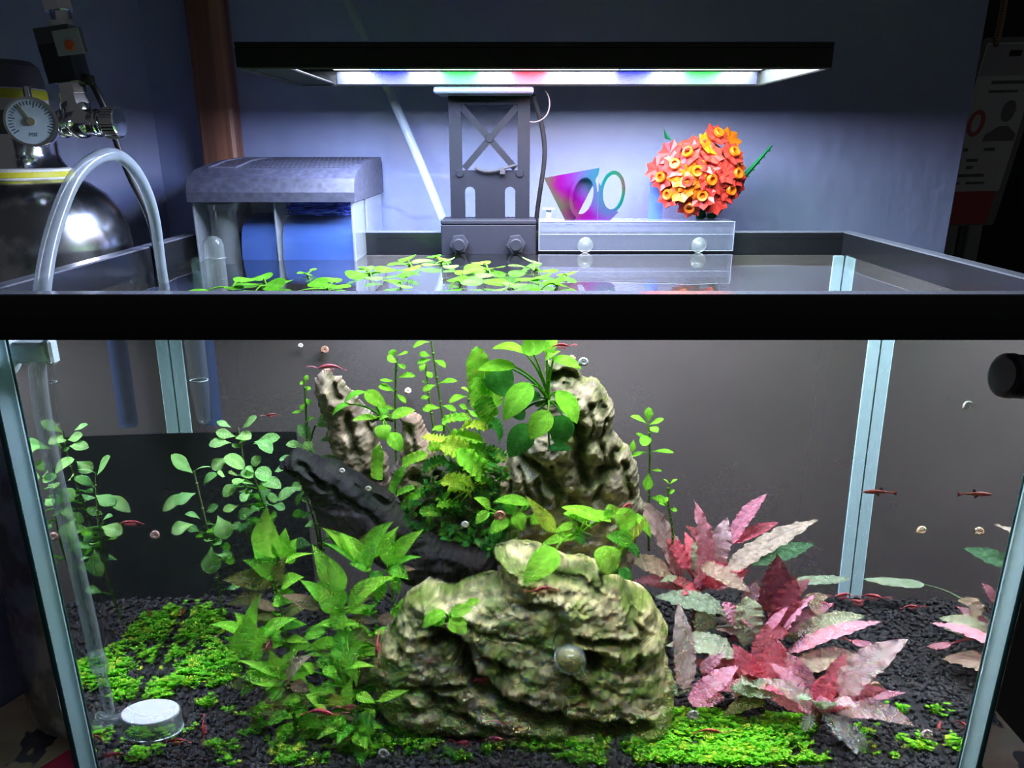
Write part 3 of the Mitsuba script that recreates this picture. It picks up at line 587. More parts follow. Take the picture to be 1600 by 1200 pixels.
# ---- red crinkled-leaf plants, right
CRYPT = [('upper pink crinkled-leaf plant, right of the upright stone', (.1452, .22, .1445), [((.1309, .215, .1564), (.0865, .21, .2345), .0218, 'gpink'),
    ((.1431, .21, .1507), (.1389, .205, .2309), .0206, 'pink'),
    ((.171, .23, .1836), (.1958, .225, .232), .0135, 'pink'),
    ((.1545, .215, .1674), (.1638, .215, .2132), .0197, 'gpink'),
    ((.1709, .23, .1859), (.2091, .23, .2063), .0105, 'red'),
    ((.1629, .205, .17), (.2304, .2, .2212), .0203, 'gbrown'),
    ((.1853, .23, .1687), (.24, .23, .1875), .0157, 'green'),
    ((.1224, .21, .1643), (.0806, .2, .1858), .0167, 'gbrown'),
    ((.1397, .2, .1792), (.1817, .19, .1592), .0143, 'gbrown'),
    ((.1455, .205, .15), (.1125, .2, .1674), .0135, 'dred'),
    ((.1342, .21, .1691), (.1157, .22, .1992), .0157, 'red'),
    ((.159, .22, .1769), (.1346, .225, .2033), .0147, 'dred'),
    ((.1471, .205, .1571), (.1676, .21, .1755), .0208, 'red')]), ('middle pink crinkled-leaf plant behind the lowest ones', (.2044, .2, .1106), [((.197, .2, .137), (.2035, .2, .1872), .0246, 'dred'),
    ((.2051, .19, .1244), (.2155, .19, .1736), .0214, 'dred'),
    ((.1598, .185, .145), (.105, .18, .1596), .0194, 'ggreen'),
    ((.1783, .185, .1568), (.1774, .175, .1154), .0234, 'ggreen', {'n': (0, -1, .3)}),
    ((.1889, .18, .119), (.2095, .18, .1512), .0086, 'pink'),
    ((.2081, .185, .1181), (.229, .185, .1608), .0173, 'pink'),
    ((.2195, .205, .1487), (.2318, .205, .1653), .0093, 'pink'),
    ((.2285, .205, .1461), (.2488, .205, .1495), .0093, 'gbrown'),
    ((.2195, .185, .1231), (.2705, .18, .1448), .0162, 'ggreen'),
    ((.2114, .175, .1114), (.279, .17, .1468), .014, 'pink'),
    ((.2609, .175, .1233), (.2798, .175, .1209), .006, 'pink'),
    ((.2424, .285, .1291), (.2955, .292, .1305), .0101, 'ggreen'),
    ((.1805, .195, .1361), (.1895, .2, .1659), .0134, 'gpink'),
    ((.1462, .175, .1304), (.1383, .175, .1504), .0203, 'ggreen'),
    ((.1582, .18, .1541), (.1691, .175, .1309), .0122, 'pink'),
    ((.2463, .2, .1354), (.2295, .2, .1495), .0123, 'gbrown'),
    ((.215, .165, .102), (.2697, .165, .1169), .0221, 'gbrown'),
    ((.185, .175, .1225), (.2121, .175, .1318), .0152, 'dred')]), ('lower pink crinkled-leaf plant beside the right end of the large rock', (.1777, .132, .1013), [((.1824, .122, .1125), (.1832, .117, .1549), .0238, 'red'),
    ((.17, .122, .1105), (.1555, .117, .1463), .0163, 'red'),
    ((.1607, .132, .1299), (.1069, .122, .1443), .0193, 'ggreen'),
    ((.2184, .122, .1092), (.1919, .122, .14), .0134, 'pink'),
    ((.1128, .097, .1127), (.0553, .087, .1662), .0167, 'ggreen'),
    ((.1224, .102, .1073), (.1552, .102, .1375), .017, 'pink'),
    ((.1195, .097, .1111), (.1458, .092, .1142), .0169, 'pink'),
    ((.1512, .102, .1171), (.2182, .097, .1142), .0179, 'ggreen'),
    ((.1787, .102, .1058), (.1462, .097, .0963), .0128, 'olive'),
    ((.1199, .112, .1096), (.1117, .112, .1831), .017, 'gpink'),
    ((.1309, .112, .1254), (.1464, .112, .1421), .0095, 'pink'),
    ((.1648, .112, .1192), (.1542, .102, .1088), .0114, 'gpink'),
    ((.1913, .122, .1154), (.2067, .122, .1297), .0144, 'pink'),
    ((.1454, .122, .1147), (.1298, .122, .1313), .0145, 'dred'),
    ((.158, .112, .1146), (.1389, .112, .1143), .0144, 'pink'),
    ((.1846, .122, .1097), (.1648, .127, .1264), .0164, 'dred')]), ('front pink crinkled-leaf plant nearest the right pane with pale tips', (.215, .085, .1068), [((.2114, .085, .1101), (.219, .08, .1439), .0174, 'red'),
    ((.2274, .085, .1192), (.266, .08, .1715), .0226, 'gpink'),
    ((.2216, .08, .1108), (.2712, .078, .1291), .0096, 'pink'),
    ((.2224, .075, .1125), (.2803, .07, .1056), .0146, 'gpink'),
    ((.2144, .07, .1107), (.2493, .062, .0784), .0183, 'white'),
    ((.2096, .078, .1106), (.19, .078, .1175), .0106, 'pink'),
    ((.2036, .075, .1122), (.2008, .07, .0973), .0096, 'white'),
    ((.2169, .08, .1118), (.2382, .078, .1204), .0119, 'red'),
    ((.2109, .075, .1123), (.22, .08, .1245), .0137, 'pink')])]
for name, root, lv in CRYPT:
    k = plant('crinkled_red_plant', name, 'plant', lv, 'pink crinkled-leaf plants', np.array(root), shape='crypt', ruff=.17, nu=40, nv=11, vein=.10, fold=.10, pr=.0010, net=.9)
    r0 = np.array(root); s0 = np.array([r0[0], r0[1] + .01, soil_z(r0[0], r0[1] + .01) - .004])
    r = np.random.RandomState(int(abs(r0[0]) * 1e5) % 9999)
    for i in range(9):
        a = r.uniform(0, 6.28); d = np.array([math.cos(a), .7 * math.sin(a) - .25, r.uniform(.15, .9)]); d /= np.linalg.norm(d); Lq = r.uniform(.030, .055)
        m, C = leaf(r0 + d * .010, r0 + d * (.010 + Lq), r.uniform(.011, .016), ['red', 'dred', 'gpink', 'ggreen', 'pink', 'dred', 'gbrown'][r.randint(7)], 'crypt', root=r0, ruff=.17, nu=40, nv=11, vein=.10, fold=.10, pr=.0010, net=.9)
        part(k, 'leaf', m, 'leaf', C, smooth=True)
    part(k, 'crown', tube(spline([s0, r0], 8), np.linspace(.004, .002, 8), 8), 'wet', (.20, .06, .05), smooth=True)
# ---- broad-leaved rhizome plants
BROAD = [('large broad-leaved plant crowning the upright stone just under the rim', (.0159, .16, .3248), 'ovate', [((.0012, .155, .3601), (-.0239, .15, .3675), .0108),
    ((.0049, .155, .3596), (.0024, .15, .3785), .017, {'n': (0, -.8, .6)}),
    ((.0127, .16, .3614), (.0211, .16, .3721), .0109),
    ((.013, .155, .3564), (.0233, .155, .3638), .0063),
    ((.0175, .155, .3582), (.0382, .145, .3525), .0108),
    ((-.0078, .15, .3532), (-.0347, .145, .352), .0099),
    ((-.0206, .165, .3528), (-.0142, .16, .3272), .0221, 'deep', {'n': (0, -1, .2)}),
    ((.0021, .145, .3422), (-.0167, .13, .3192), .0197),
    ((.0155, .135, .3241), (.0024, .125, .306), .017),
    ((.0013, .14, .3132), (-.0128, .13, .2911), .019, 'deep', {'n': (0, -1, .3)}),
    ((.0215, .145, .3366), (.0351, .13, .3165), .0153),
    ((.0257, .14, .3199), (.022, .13, .2988), .0181, 'deep', {'n': (0, -1, .3)}),
    ((.0151, .14, .2949), (.0324, .13, .2969), .0082, 'dark'),
    ((-.0013, .15, .3211), (-.0105, .15, .3162), .0138, 'dark'),
    ((.01, .15, .3297), (-.0036, .155, .3294), .0119, 'dark')]), ('broad-leaved plant on the pale leaning stone at the back left', (-.1108, .2, .3022), 'ovate', [((-.122, .2, .3232), (-.1053, .19, .3125), .0116),
    ((-.1131, .195, .3036), (-.1305, .185, .3044), .0082),
    ((-.1028, .195, .3045), (-.0841, .19, .3108), .0107),
    ((-.1115, .19, .3034), (-.1046, .19, .3059), .0053),
    ((-.1071, .185, .3006), (-.1068, .178, .2904), .0135, 'heart', {'n': (0, -1, .3)}),
    ((-.1026, .185, .294), (-.0937, .178, .2811), .0126),
    ((-.122, .2, .3227), (-.1386, .195, .316), .0068, 'mid'),
    ((-.1338, .195, .3149), (-.147, .19, .3072), .0067, 'mid'),
    ((-.1054, .205, .3044), (-.116, .205, .3102), .0069, 'mid')]), ('broad-leaved plant left of the middle, above the large rock', (-.0096, .12, .2413), 'ovate', [((-.026, .12, .2543), (-.0366, .115, .2655), .0081),
    ((-.0269, .118, .2536), (-.0363, .112, .2464), .0086),
    ((-.0128, .115, .2487), (-.0263, .108, .2405), .0109),
    ((.0018, .12, .2588), (-.0227, .115, .2635), .01),
    ((-.0091, .12, .2513), (-.0159, .12, .2622), .0109, 'mid'),
    ((-.0078, .115, .2542), (-.0033, .108, .243), .0113),
    ((.0112, .115, .2527), (.0026, .11, .2467), .009),
    ((-.0197, .12, .2393), (-.0265, .115, .2332), .011, 'deep'),
    ((-.0036, .125, .253), (.0032, .125, .2604), .0092, 'mid')]), ('broad-leaved plant with long drooping leaves in the middle of the rockwork', (.0366, .103, .2415), 'ovate', [((.0193, .098, .2449), (-.0005, .093, .2742), .0106, 'yel', {'shape': 'lance'}),
    ((.0541, .103, .2529), (.0238, .098, .2648), .0115),
    ((.0251, .103, .2581), (.0445, .093, .2518), .0088),
    ((.0351, .098, .2518), (.0182, .093, .2473), .0075),
    ((.035, .093, .244), (.0089, .088, .2391), .0079),
    ((.0192, .072, .2432), (-.0025, .048, .2285), .0187),
    ((.0594, .103, .2539), (.0564, .103, .2646), .0124),
    ((.0455, .108, .2569), (.0581, .098, .2533), .0089, 'lime2'),
    ((.0298, .103, .244), (.0409, .098, .2361), .0089, 'deep')]), ('broad-leaved plant with a heart-shaped leaf at the top right of the large rock', (.0592, .083, .2216), 'ovate', [((.0523, .078, .2432), (.0547, .068, .2252), .019, 'heart', {'n': (0, -1, .3)}),
    ((.0677, .078, .2466), (.0797, .078, .2657), .0056, 'yel', {'shape': 'lance'}),
    ((.0697, .083, .2533), (.0617, .083, .2685), .0155, 'round'),
    ((.0721, .078, .2462), (.0532, .076, .2512), .0121, 'mid'),
    ((.072, .088, .2634), (.0848, .083, .2472), .0095),
    ((.063, .078, .2258), (.071, .073, .2191), .0105, 'deep'),
    ((.0658, .083, .2422), (.0765, .078, .2346), .0087, 'deep')]), ('small five-leaved plant growing on the face of the large rock', (-.0527, .042, .2029), 'ovate', [((-.0541, .04, .2102), (-.0699, .034, .2009), .0113, 'lime'),
    ((-.0512, .04, .2092), (-.0367, .036, .2144), .01),
    ((-.0411, .042, .214), (-.031, .04, .2183), .0071),
    ((-.0512, .038, .2053), (-.0402, .032, .1975), .0126),
    ((-.055, .039, .2053), (-.0625, .036, .2014), .0084, 'mid')])]
for name, root, shp, lv in BROAD:
    k = plant('broad_leaf_plant', name, 'plant', lv, 'broad-leaved plants on the stones', np.array(root), shape=shp, vein=.16, fold=.10, pr=.0008)
    r0 = np.array(root); part(k, 'rhizome', tube(spline([r0 + (-.008, .006, -.004), r0, r0 + (.008, .004, -.003)], 10), .0022, 8), 'wet', (.07, .12, .03), smooth=True)
# ---- thin stem plants behind
THIN = [('thin stem plant with round tip behind the pale leaning stone', [(-.1056, .235, .2331), (-.1046, .235, .2857), (-.1025, .23, .3217), (-.1007, .23, .3424)], [((-.1014, .23, .3258), (-.0866, .225, .33), .007),
    ((-.1029, .23, .3238), (-.1138, .225, .3265), .004),
    ((-.1028, .23, .3148), (-.1146, .222, .3215), .009),
    ((-.1024, .23, .3138), (-.094, .225, .3076), .0056),
    ((-.1017, .23, .3414), (-.1067, .222, .3431), .0084, 'round'),
    ((-.1006, .23, .3445), (-.0915, .225, .348), .0075),
    ((-.1026, .23, .3445), (-.1043, .23, .3496), .007),
    ((-.1008, .23, .3383), (-.0939, .225, .3352), .005),
    ((-.1034, .23, .3005), (-.1118, .225, .304), .0061)]), ('tallest thin stem plant reaching the rim left of the broad-leaved crown', [(-.0634, .235, .2328), (-.0647, .23, .2771), (-.0692, .23, .3215), (-.0733, .23, .3561)], [((-.0738, .23, .3551), (-.0873, .225, .3526), .005),
    ((-.0722, .23, .3407), (-.062, .225, .3366), .0055),
    ((-.0732, .23, .3413), (-.0843, .225, .3393), .006),
    ((-.0697, .23, .321), (-.0537, .225, .3257), .005),
    ((-.0702, .23, .321), (-.081, .225, .3175), .0055),
    ((-.0667, .23, .3019), (-.0794, .225, .3048), .0061),
    ((-.0666, .23, .3035), (-.0547, .225, .301), .0056),
    ((-.0653, .23, .2949), (-.0503, .225, .2936), .0051),
    ((-.065, .23, .2869), (-.0735, .22, .286), .0066),
    ((-.0736, .23, .3444), (-.083, .23, .3465), .007)]), ('second thin stem plant close to the tallest one', [(-.0717, .24, .2312), (-.0733, .24, .2704), (-.0766, .24, .3031), (-.0786, .24, .3371)], [((-.0787, .24, .3361), (-.083, .235, .3309), .0051),
    ((-.0784, .24, .3298), (-.074, .235, .3256), .0056),
    ((-.0772, .24, .3192), (-.0817, .235, .3225), .0041),
    ((-.0764, .24, .3085), (-.0832, .235, .3087), .0046),
    ((-.0752, .24, .2977), (-.0825, .235, .2991), .0062),
    ((-.074, .24, .2841), (-.0665, .235, .2817), .0067),
    ((-.0732, .24, .2759), (-.0781, .235, .2719), .0068)]), ('short thick stem with a small tip left of the pale leaning stone', [(-.18, .24, .2324), (-.1769, .24, .2851), (-.1761, .24, .3094), (-.1756, .24, .3242)], [((-.1758, .24, .321), (-.1728, .24, .3273), .0045),
    ((-.1764, .24, .32), (-.1793, .24, .3216), .004),
    ((-.1757, .24, .3083), (-.1716, .238, .3034), .0046),
    ((-.1765, .24, .304), (-.1801, .238, .2992), .0046),
    ((-.1765, .24, .297), (-.1874, .238, .2966), .0041),
    ((-.1758, .24, .3147), (-.171, .24, .3168), .0041),
    ((-.1767, .24, .2878), (-.1703, .238, .2926), .0051)]), ('thin stem plant standing alone right of the upright stone', [(.1029, .22, .1818), (.1008, .22, .2273), (.0998, .22, .2604), (.0973, .22, .2927)], [((.0968, .22, .2926), (.0972, .22, .3053), .007),
    ((.0963, .22, .2911), (.0828, .215, .2992), .006),
    ((.0979, .22, .2905), (.1084, .215, .2973), .0045),
    ((.098, .22, .2884), (.104, .212, .2875), .0075),
    ((.0983, .22, .2809), (.0925, .212, .2757), .0091, 'round'),
    ((.0863, .22, .2787), (.0851, .215, .2694), .0051),
    ((.0984, .22, .268), (.0842, .215, .2656), .0046),
    ((.1, .22, .268), (.118, .215, .2692), .0046),
    ((.1007, .22, .2522), (.1092, .215, .2534), .0036),
    ((.0992, .22, .2505), (.0973, .212, .2378), .0092),
    ((.1018, .22, .2284), (.1146, .215, .2281), .0062),
    ((.0975, .22, .2766), (.0881, .22, .284), .0041)]), ('short thin sprig with forked tip right of the lone stem plant', [(.1199, .21, .1918), (.1163, .21, .2199), (.1141, .21, .2337), (.115, .21, .2447)], [((.1151, .21, .2431), (.1102, .21, .2485), .003),
    ((.1151, .21, .2431), (.1209, .21, .2486), .003),
    ((.1145, .21, .2354), (.1189, .207, .2398), .0051),
    ((.1146, .21, .2332), (.1108, .207, .2298), .0046),
    ((.1162, .21, .2227), (.1219, .207, .2222), .0046),
    ((.1155, .21, .2255), (.1073, .207, .2287), .0051)]), ('thin dark sprig rising behind the fern mound', [(-.0451, .24, .231), (-.0461, .24, .2703), (-.0468, .24, .2976), (-.0434, .24, .3127)], [((-.0445, .24, .3111), (-.0509, .237, .3171), .0041),
    ((-.044, .24, .3111), (-.0382, .237, .3102), .0041),
    ((-.0457, .24, .2976), (-.0527, .237, .3027), .0052),
    ((-.0462, .24, .2976), (-.0384, .237, .293), .0047),
    ((-.0456, .24, .3084), (-.0613, .235, .3054), .0067)])]
for name, st, lv in THIN:
    k = plant('thin_stem_plant', name, 'plant', [(*l[:3], 'lime2', *l[3:]) for l in lv], 'thin stem plants at the back', None, shape='obov', vein=.12, fold=.12)
    stem(k, st, .0010, (.11, .24, .03))
# ---- fern mound: textured leaves and bright crinkled fronds
k = plant('textured_fern', 'textured fern with upright blistered leaves left of the broad-leaved crown', 'plant', [((-.0312, .17, .3149), (-.0347, .165, .3637), .0186, 'lime2', {'spots': .6}),
    ((-.0246, .17, .3158), (-.028, .165, .35), .0158, 'lime2', {'spots': .5}),
    ((-.0292, .165, .322), (-.0371, .16, .3425), .0157, 'lime2', {'spots': .5}),
    ((-.0254, .16, .3136), (-.0325, .155, .3304), .0157, 'mid', {'spots': .5}),
    ((-.1127, .175, .2589), (-.1102, .17, .2882), .011, 'lime2', {'spots': .5}),
    ((-.0938, .175, .2702), (-.0737, .17, .2809), .0106, 'lime2', {'spots': .5}),
    ((-.1018, .17, .2501), (-.0917, .165, .2723), .0077, 'mid'),
    ((-.0924, .16, .2405), (-.0819, .155, .2541), .0096, 'lime2'),
    ((-.0875, .16, .243), (-.0747, .155, .2577), .0105, 'mid', {'spots': .3}),
    ((-.0974, .165, .2507), (-.0832, .16, .2575), .0096, 'mid'),
    ((-.0199, .16, .2938), (-.0244, .155, .3125), .014, 'deep')], None, None, shape='strap', ruff=.10, nu=26, nv=7, vein=.1)
FR = [((-.0568, .15, .2968), (-.0743, .145, .3018), .012, 'yel'),
    ((-.0429, .145, .286), (-.0606, .138, .2994), .0184, 'yel'),
    ((-.0292, .145, .271), (-.0492, .135, .294), .0203, 'lime'),
    ((-.0574, .16, .2989), (-.0314, .15, .2968), .014, 'lime2'),
    ((-.0245, .15, .2769), (-.0407, .15, .2943), .0186, 'mid'),
    ((-.0479, .16, .3038), (-.0281, .155, .3061), .0121, 'yel'),
    ((-.0622, .165, .3074), (-.0408, .16, .3126), .0094, 'lime2'),
    ((-.0384, .14, .2652), (-.0608, .13, .2726), .0138, 'yel'),
    ((-.0408, .14, .2577), (-.0565, .132, .2655), .012, 'yel'),
    ((-.0222, .15, .2819), (-.0383, .14, .2727), .014, 'deep'),
    ((-.0292, .155, .2903), (-.0152, .15, .2819), .0122, 'deep'),
    ((-.034, .165, .3122), (-.0235, .16, .3243), .0186, 'lime2'),
    ((-.0477, .135, .2519), (-.0649, .13, .2538), .0111, 'lime2'),
    ((-.0223, .15, .2618), (-.0362, .14, .2551), .0169, 'dark'),
    ((-.0572, .15, .282), (-.0756, .145, .2762), .0112, 'deep'),
    ((-.0618, .135, .2469), (-.0776, .13, .2488), .0093, 'mid'),
    ((-.055, .155, .2904), (-.0718, .15, .292), .0112, 'lime')]
k = plant('crinkled_fern', 'lime crinkled fern fronds on the mound left of the upright stone', 'plant', FR, None, np.array((-.037, .165, .2567)), shape='strap', ruff=.34, nu=26, nv=9, vein=.05, spots=.6)
m, C = blob_leaves([(-.062, .14, .2501), (-.0481, .14, .245), (-.0364, .14, .2373), (-.0574, .135, .2316), (-.0409, .13, .2257), (-.0291, .125, .2226), (-.0199, .14, .2449), (-.0772, .145, .2278), (-.0719, .15, .2568), (-.0247, .15, .2567), (-.051, .16, .2661), (-.0368, .17, .2858), (-.0296, .175, .3046), (-.02, .16, .266), (-.0151, .125, .2328), (-.0866, .15, .2415), (-.0576, .15, .2618)], .009, 26, ['dark', 'deep', 'dark', 'mid', 'olive'], 5)
lab('moss', 'dark green moss covering the mound between the stones', 'moss', kind='stuff'); add('moss', m, 'leaf', C, smooth=True)
# ---- carpet of tiny leaves
def carpet(key, label, poly, num, seed, thr=.5, big=1.0, hole=()):
    """tufts of tiny leaves over the outline poly of the ground, thinned out where the noise is low"""
    r = np.random.RandomState(seed); V, F, C = [], [], []; n = 0; pg = Polygon([(q[0], q[1]) for q in poly])
    x0, y0, x1, y1 = pg.bounds; P = np.stack([r.uniform(x0, x1, num), r.uniform(y0, y1, num)], -1)
    f = meshkit.fbm(np.stack([P[:, 0] * 42, P[:, 1] * 42, P[:, 0] * 0], -1), 3, seed)
    P = P[shapely.contains_xy(pg, P[:, 0], P[:, 1]) & (f + r.uniform(-.10, .10, num) > thr)]
    for cx, cy in P:
        if abs(cx) > .295 or cy < .008 or cy > .303: continue
        cz = float(soil_z(cx, cy)) + r.uniform(.0008, .007)
        col = np.array(COL[['lime', 'lime2', 'yel', 'mid'][r.choice(4, p=(.6, .2, .12, .08))]]) * r.uniform(1.2, 2.1)
        for l in range(r.randint(4, 8)):
            b = r.uniform(0, 6.28); L = r.uniform(.0022, .0040) * big; w = L * .45; up = r.uniform(-.1, .7)
            d = np.array([math.cos(b), math.sin(b), up]); d /= np.linalg.norm(d); s = np.array([-math.sin(b), math.cos(b), 0]) * w
            p0 = np.array([cx, cy, cz]) + d * .0006
            V += [p0, p0 + d * L * .35 + s, p0 + d * L * .8 + s * .8, p0 + d * L, p0 + d * L * .8 - s * .8, p0 + d * L * .35 - s, p0 + d * L * .5 - (0, 0, .0003)]
            F += [(n, n + 1, n + 6), (n + 1, n + 2, n + 6), (n + 2, n + 3, n + 6), (n + 3, n + 4, n + 6), (n + 4, n + 5, n + 6), (n + 5, n, n + 6)]; n += 7; C += [col] * 7
        V += [(cx - .0003, cy, cz - .006), (cx + .0003, cy, cz - .006), (cx, cy, cz + .0006)]; F += [(n, n + 1, n + 2)]; n += 3; C += [col * .6] * 3
    lab(key, label, 'carpet plant', kind='stuff'); add(key, TM(V, F), 'leaf', np.clip(C, 0, .95), smooth=False)
carpet(key_of('carpet_plant'), 'bright green carpet of tiny leaves on the soil at the left', [(-0.403, 0.263), (-0.368, 0.288), (-0.302, 0.295), (-0.267, 0.270), (-0.254, 0.215), (-0.229, 0.174), (-0.241, 0.119), (-0.273, 0.130), (-0.314, 0.136), (-0.347, 0.133)], 4200, 40, 0.47)
carpet(key_of('carpet_plant'), 'bright green carpet of tiny leaves along the foot of the large rock at the front', [(-0.302, 0.052), (-0.306, 0.095), (-0.252, 0.085), (-0.226, 0.119), (-0.166, 0.109), (-0.126, 0.100), (-0.087, 0.090), (-0.048, 0.082), (0.013, 0.070), (0.060, 0.074), (0.057, 0.044), (-0.056, 0.044), (-0.192, 0.045)], 4200, 41, 0.55)
carpet(key_of('carpet_plant'), 'dense lime carpet of tiny leaves in front of the pink plants', [(0.064, 0.074), (0.096, 0.108), (0.131, 0.110), (0.173, 0.105), (0.211, 0.101), (0.219, 0.076), (0.212, 0.045), (0.080, 0.044)], 2600, 42, 0.36)
carpet(key_of('carpet_plant'), 'scattered lime carpet of tiny leaves by the right pane', [(0.317, 0.280), (0.330, 0.253), (0.332, 0.211), (0.360, 0.203), (0.357, 0.153), (0.320, 0.087), (0.281, 0.052), (0.231, 0.052), (0.231, 0.085), (0.274, 0.121), (0.301, 0.179)], 3000, 43, 0.53)
# ================================================================ light stand, filter and the things around the rim
part(LIGHT, 'stand_plate', bx(-.0755, .0075, .268, .315, .5425, .5475, .0012), 'dull', (.06, .065, .10), label='grey plate under the light')
def xz(pts): return Polygon([(p[0], p[1]) for p in pts])
sx0, sx1 = -.0665, .0055
fr = sbox(sx0, .430, sx1, .5425).difference(sbox(sx0 + .011, .480, sx1 - .011, .536)).difference(sbox(sx0 + .013, .43, sx0 + .0225, .461).union(Point(sx0 + .01775, .461).buffer(.00475))).difference(sbox(sx1 - .0225, .43, sx1 - .013, .461).union(Point(sx1 - .01775, .461).buffer(.00475)))
XZ = lambda y: basis((0, y, 0), (1, 0, 0), (0, 0, 1), (0, -1, 0))
part(LIGHT, 'stand_frame', extr(fr, .006, XZ(.3115)), 'dull', (.0078, .0082, .0125), smooth=False, label='black plastic stand with two slots')
cxm, czm = (sx0 + sx1) / 2, .5075
for a, b in (((sx0 + .011, .5345), (sx1 - .013, .4815)), ((sx1 - .011, .5345), (sx0 + .013, .4815))):
    d = np.subtract(b, a); d = d / np.linalg.norm(d); q = np.array([-d[1], d[0]]) * .0028
    part(LIGHT, 'cross_brace', extr(Polygon([a + q, a - q, np.array(b) - q, np.array(b) + q]), .0045, XZ(.3105)), 'dull', (.0078, .0082, .0125), smooth=False)
part(LIGHT, 'brace_hub', cyl((cxm, .3048, czm), (cxm, .3112, czm), .0038), 'dull', (.0078, .0082, .0125))
for x in (sx0 + .009, sx1 - .009): part(LIGHT, 'rivet', cyl((x, .3038, .4775), (x, .3056, .4775), .0035), 'dull', (.0078, .0082, .0125))
part(LIGHT, 'clamp', cat(bx(-.0745, .0115, .2885, .3205, .4335, .4375, .001), bx(-.0745, .0115, .2885, .2925, .4065, .4335, .001), bx(-.0745, -.0715, .2885, .309, .4065, .4335), bx(.0085, .0115, .2885, .309, .4065, .4335), bx(-.0745, .0115, .3195, .324, .38, .4375, .001)), 'dull', (.013, .0135, .019), smooth=False, label='black clamp box hooked over the back rim')
for x in (-.058, -.007):
    hexp = Polygon([(.0085 * math.cos(a) * 1.0, .0085 * math.sin(a)) for a in np.arange(6) * math.pi / 3 + .1])
    part(LIGHT, 'clamp_screw', cat(extr(hexp, .007, basis((x, .2885, .4170), (1, 0, 0), (0, 0, 1), (0, -1, 0))), cyl((x, .2815, .4170), (x, .2785, .4165), .0055)), 'dull', (.020, .021, .028), smooth=20, label='dark hexagonal clamp screw')
part(LIGHT, 'power_cord', tube(spline([(.0078, .3, .5422), (.0151, .31, .5216), (.0191, .315, .4971), (.0167, .32, .4689), (.0125, .325, .4336), (.013, .33, .3999)], 30), .0022, 8), 'dull', (.012, .012, .014), smooth=True, label='black power cord')
k = lab('zip_tie', 'black zip tie looped round the cross brace of the light stand', 'zip tie')
add(k, cat(tube(spline([(-.0438, .303, .4824), (-.0335, .302, .4791), (-.0191, .302, .4813), (-.0071, .303, .4846)], 14), .0012, 8), bx(-.0215, -.0165, .299, .304, .4765, .481, .0006)), 'matte', (.014, .014, .02))
k = lab('loose_string', 'thin pale curled string hanging beside the top of the light stand', 'string')
add(k, tube(spline([(.0157, .29, .5472), (.0211, .285, .5388), (.0196, .285, .527), (.0116, .29, .521), (.0051, .295, .5211)], 24), .0006, 6), 'matte', (.10, .08, .085), smooth=True)
k = lab('clear_rod', 'clear plastic tube leaning diagonally behind the light to the clamp box', 'tube')
add(k, tube(spline([(-.1668, .375, .6375), (-.1278, .36, .5543), (-.0764, .332, .4348)], 20), .0042, 14, caps=False), 'hose', smooth=True)
# ---- hang-on filter
F_ = lab('hang_on_filter', 'clear hang-on filter with a smoky dusty lid at the back left of the rim', 'filter')
fx0, fx1 = -.286, -.144
prof = [(.2565, .4555), (.2565, .4635), (.2615, .4745), (.280, .4815), (.33, .4875), (.398, .4905), (.405, .484), (.405, .4555)]
outer = Polygon(prof); inner = Polygon([(.2589, .4550), (.2589, .4630), (.2632, .4722), (.281, .4791), (.33, .4851), (.396, .4881), (.4026, .483), (.4026, .4550)])
YZ = lambda x: basis((x, 0, 0), (0, 1, 0), (0, 0, 1), (1, 0, 0))
part(F_, 'lid', cat(extr(outer.difference(inner), fx1 - fx0, YZ(fx0)), extr(outer, .0022, YZ(fx0 - .0001)), extr(outer, .0022, YZ(fx1 - .0021))), 'dusty', smooth=False, label='smoky dusty lid')
vh = []
for i in range(22):
    for j in range(9):
        y = .290 + j * .011; x = -.246 + i * .0043 + (j % 2) * .002
        z = np.interp(y, [.28, .33, .398], [.4815, .4875, .4905])
        vh.append(bx(x, x + .0021, y, y + .0055, z - .0006, z + .0004, .0002))
part(F_, 'vent_holes', cat(vh), 'matte', (.012, .012, .02), smooth=False, kind='stuff', label='dark vent holes in the lid')
zf = lambda y: float(np.interp(y, [.28, .33, .398], [.4815, .4875, .4905]))
pl = [bx(-.277, -.252, y, y + .0016, zf(y) - .0004, zf(y) + .0012, .0003) for y in (.287, .372)] + [hull([(x + dx, y, zf(y) + dz) for y in (.287, .33, .373) for dx in (0, .0016) for dz in (-.0004, .0012)]) for x in (-.277, -.2536)]
part(F_, 'lid_panel', cat(pl), 'satin', (.06, .06, .09), smooth=False)
part(F_, 'body', cat(bx(fx0 + .002, fx0 + .0045, .260, .3085, .4045, .455), bx(fx1 - .0045, fx1 - .002, .260, .3085, .4045, .455), bx(fx0 + .002, fx0 + .0045, .3195, .402, .30, .455), bx(fx1 - .0045, fx1 - .002, .3195, .402, .30, .455),
    bx(fx0 + .002, fx1 - .002, .3995, .402, .30, .455), bx(fx0 + .002, fx1 - .002, .3195, .322, .30, .425), bx(fx0 + .002, fx1 - .002, .3195, .402, .298, .301)), 'clearish', smooth=False, label='clear plastic body')
part(F_, 'front_wall', quad((fx0 + .003, .2605, .406), (fx1 - .003, .2605, .406), (fx1 - .003, .2605, .4552), (fx0 + .003, .2605, .4552)), 'film', smooth=False)
sp = [(.318, .4415), (.300, .441), (.284, .4385), (.274, .431), (.269, .418), (.267, .405)]
spl = spline([(y, z, 0) for y, z in sp], 16)
def ribbon(x0, x1): return TM(np.vstack([[(x0, a[0], a[1]) for a in spl], [(x1, a[0], a[1]) for a in spl]]), [f for i in range(15) for f in ((i, i + 1, i + 17), (i, i + 17, i + 16))])
part(F_, 'spillway', ribbon(-.212, -.1495), 'spill', smooth=True, label='spillway with the blue of the lit water put into its colour')  # blue light in the falling water is painted by the material
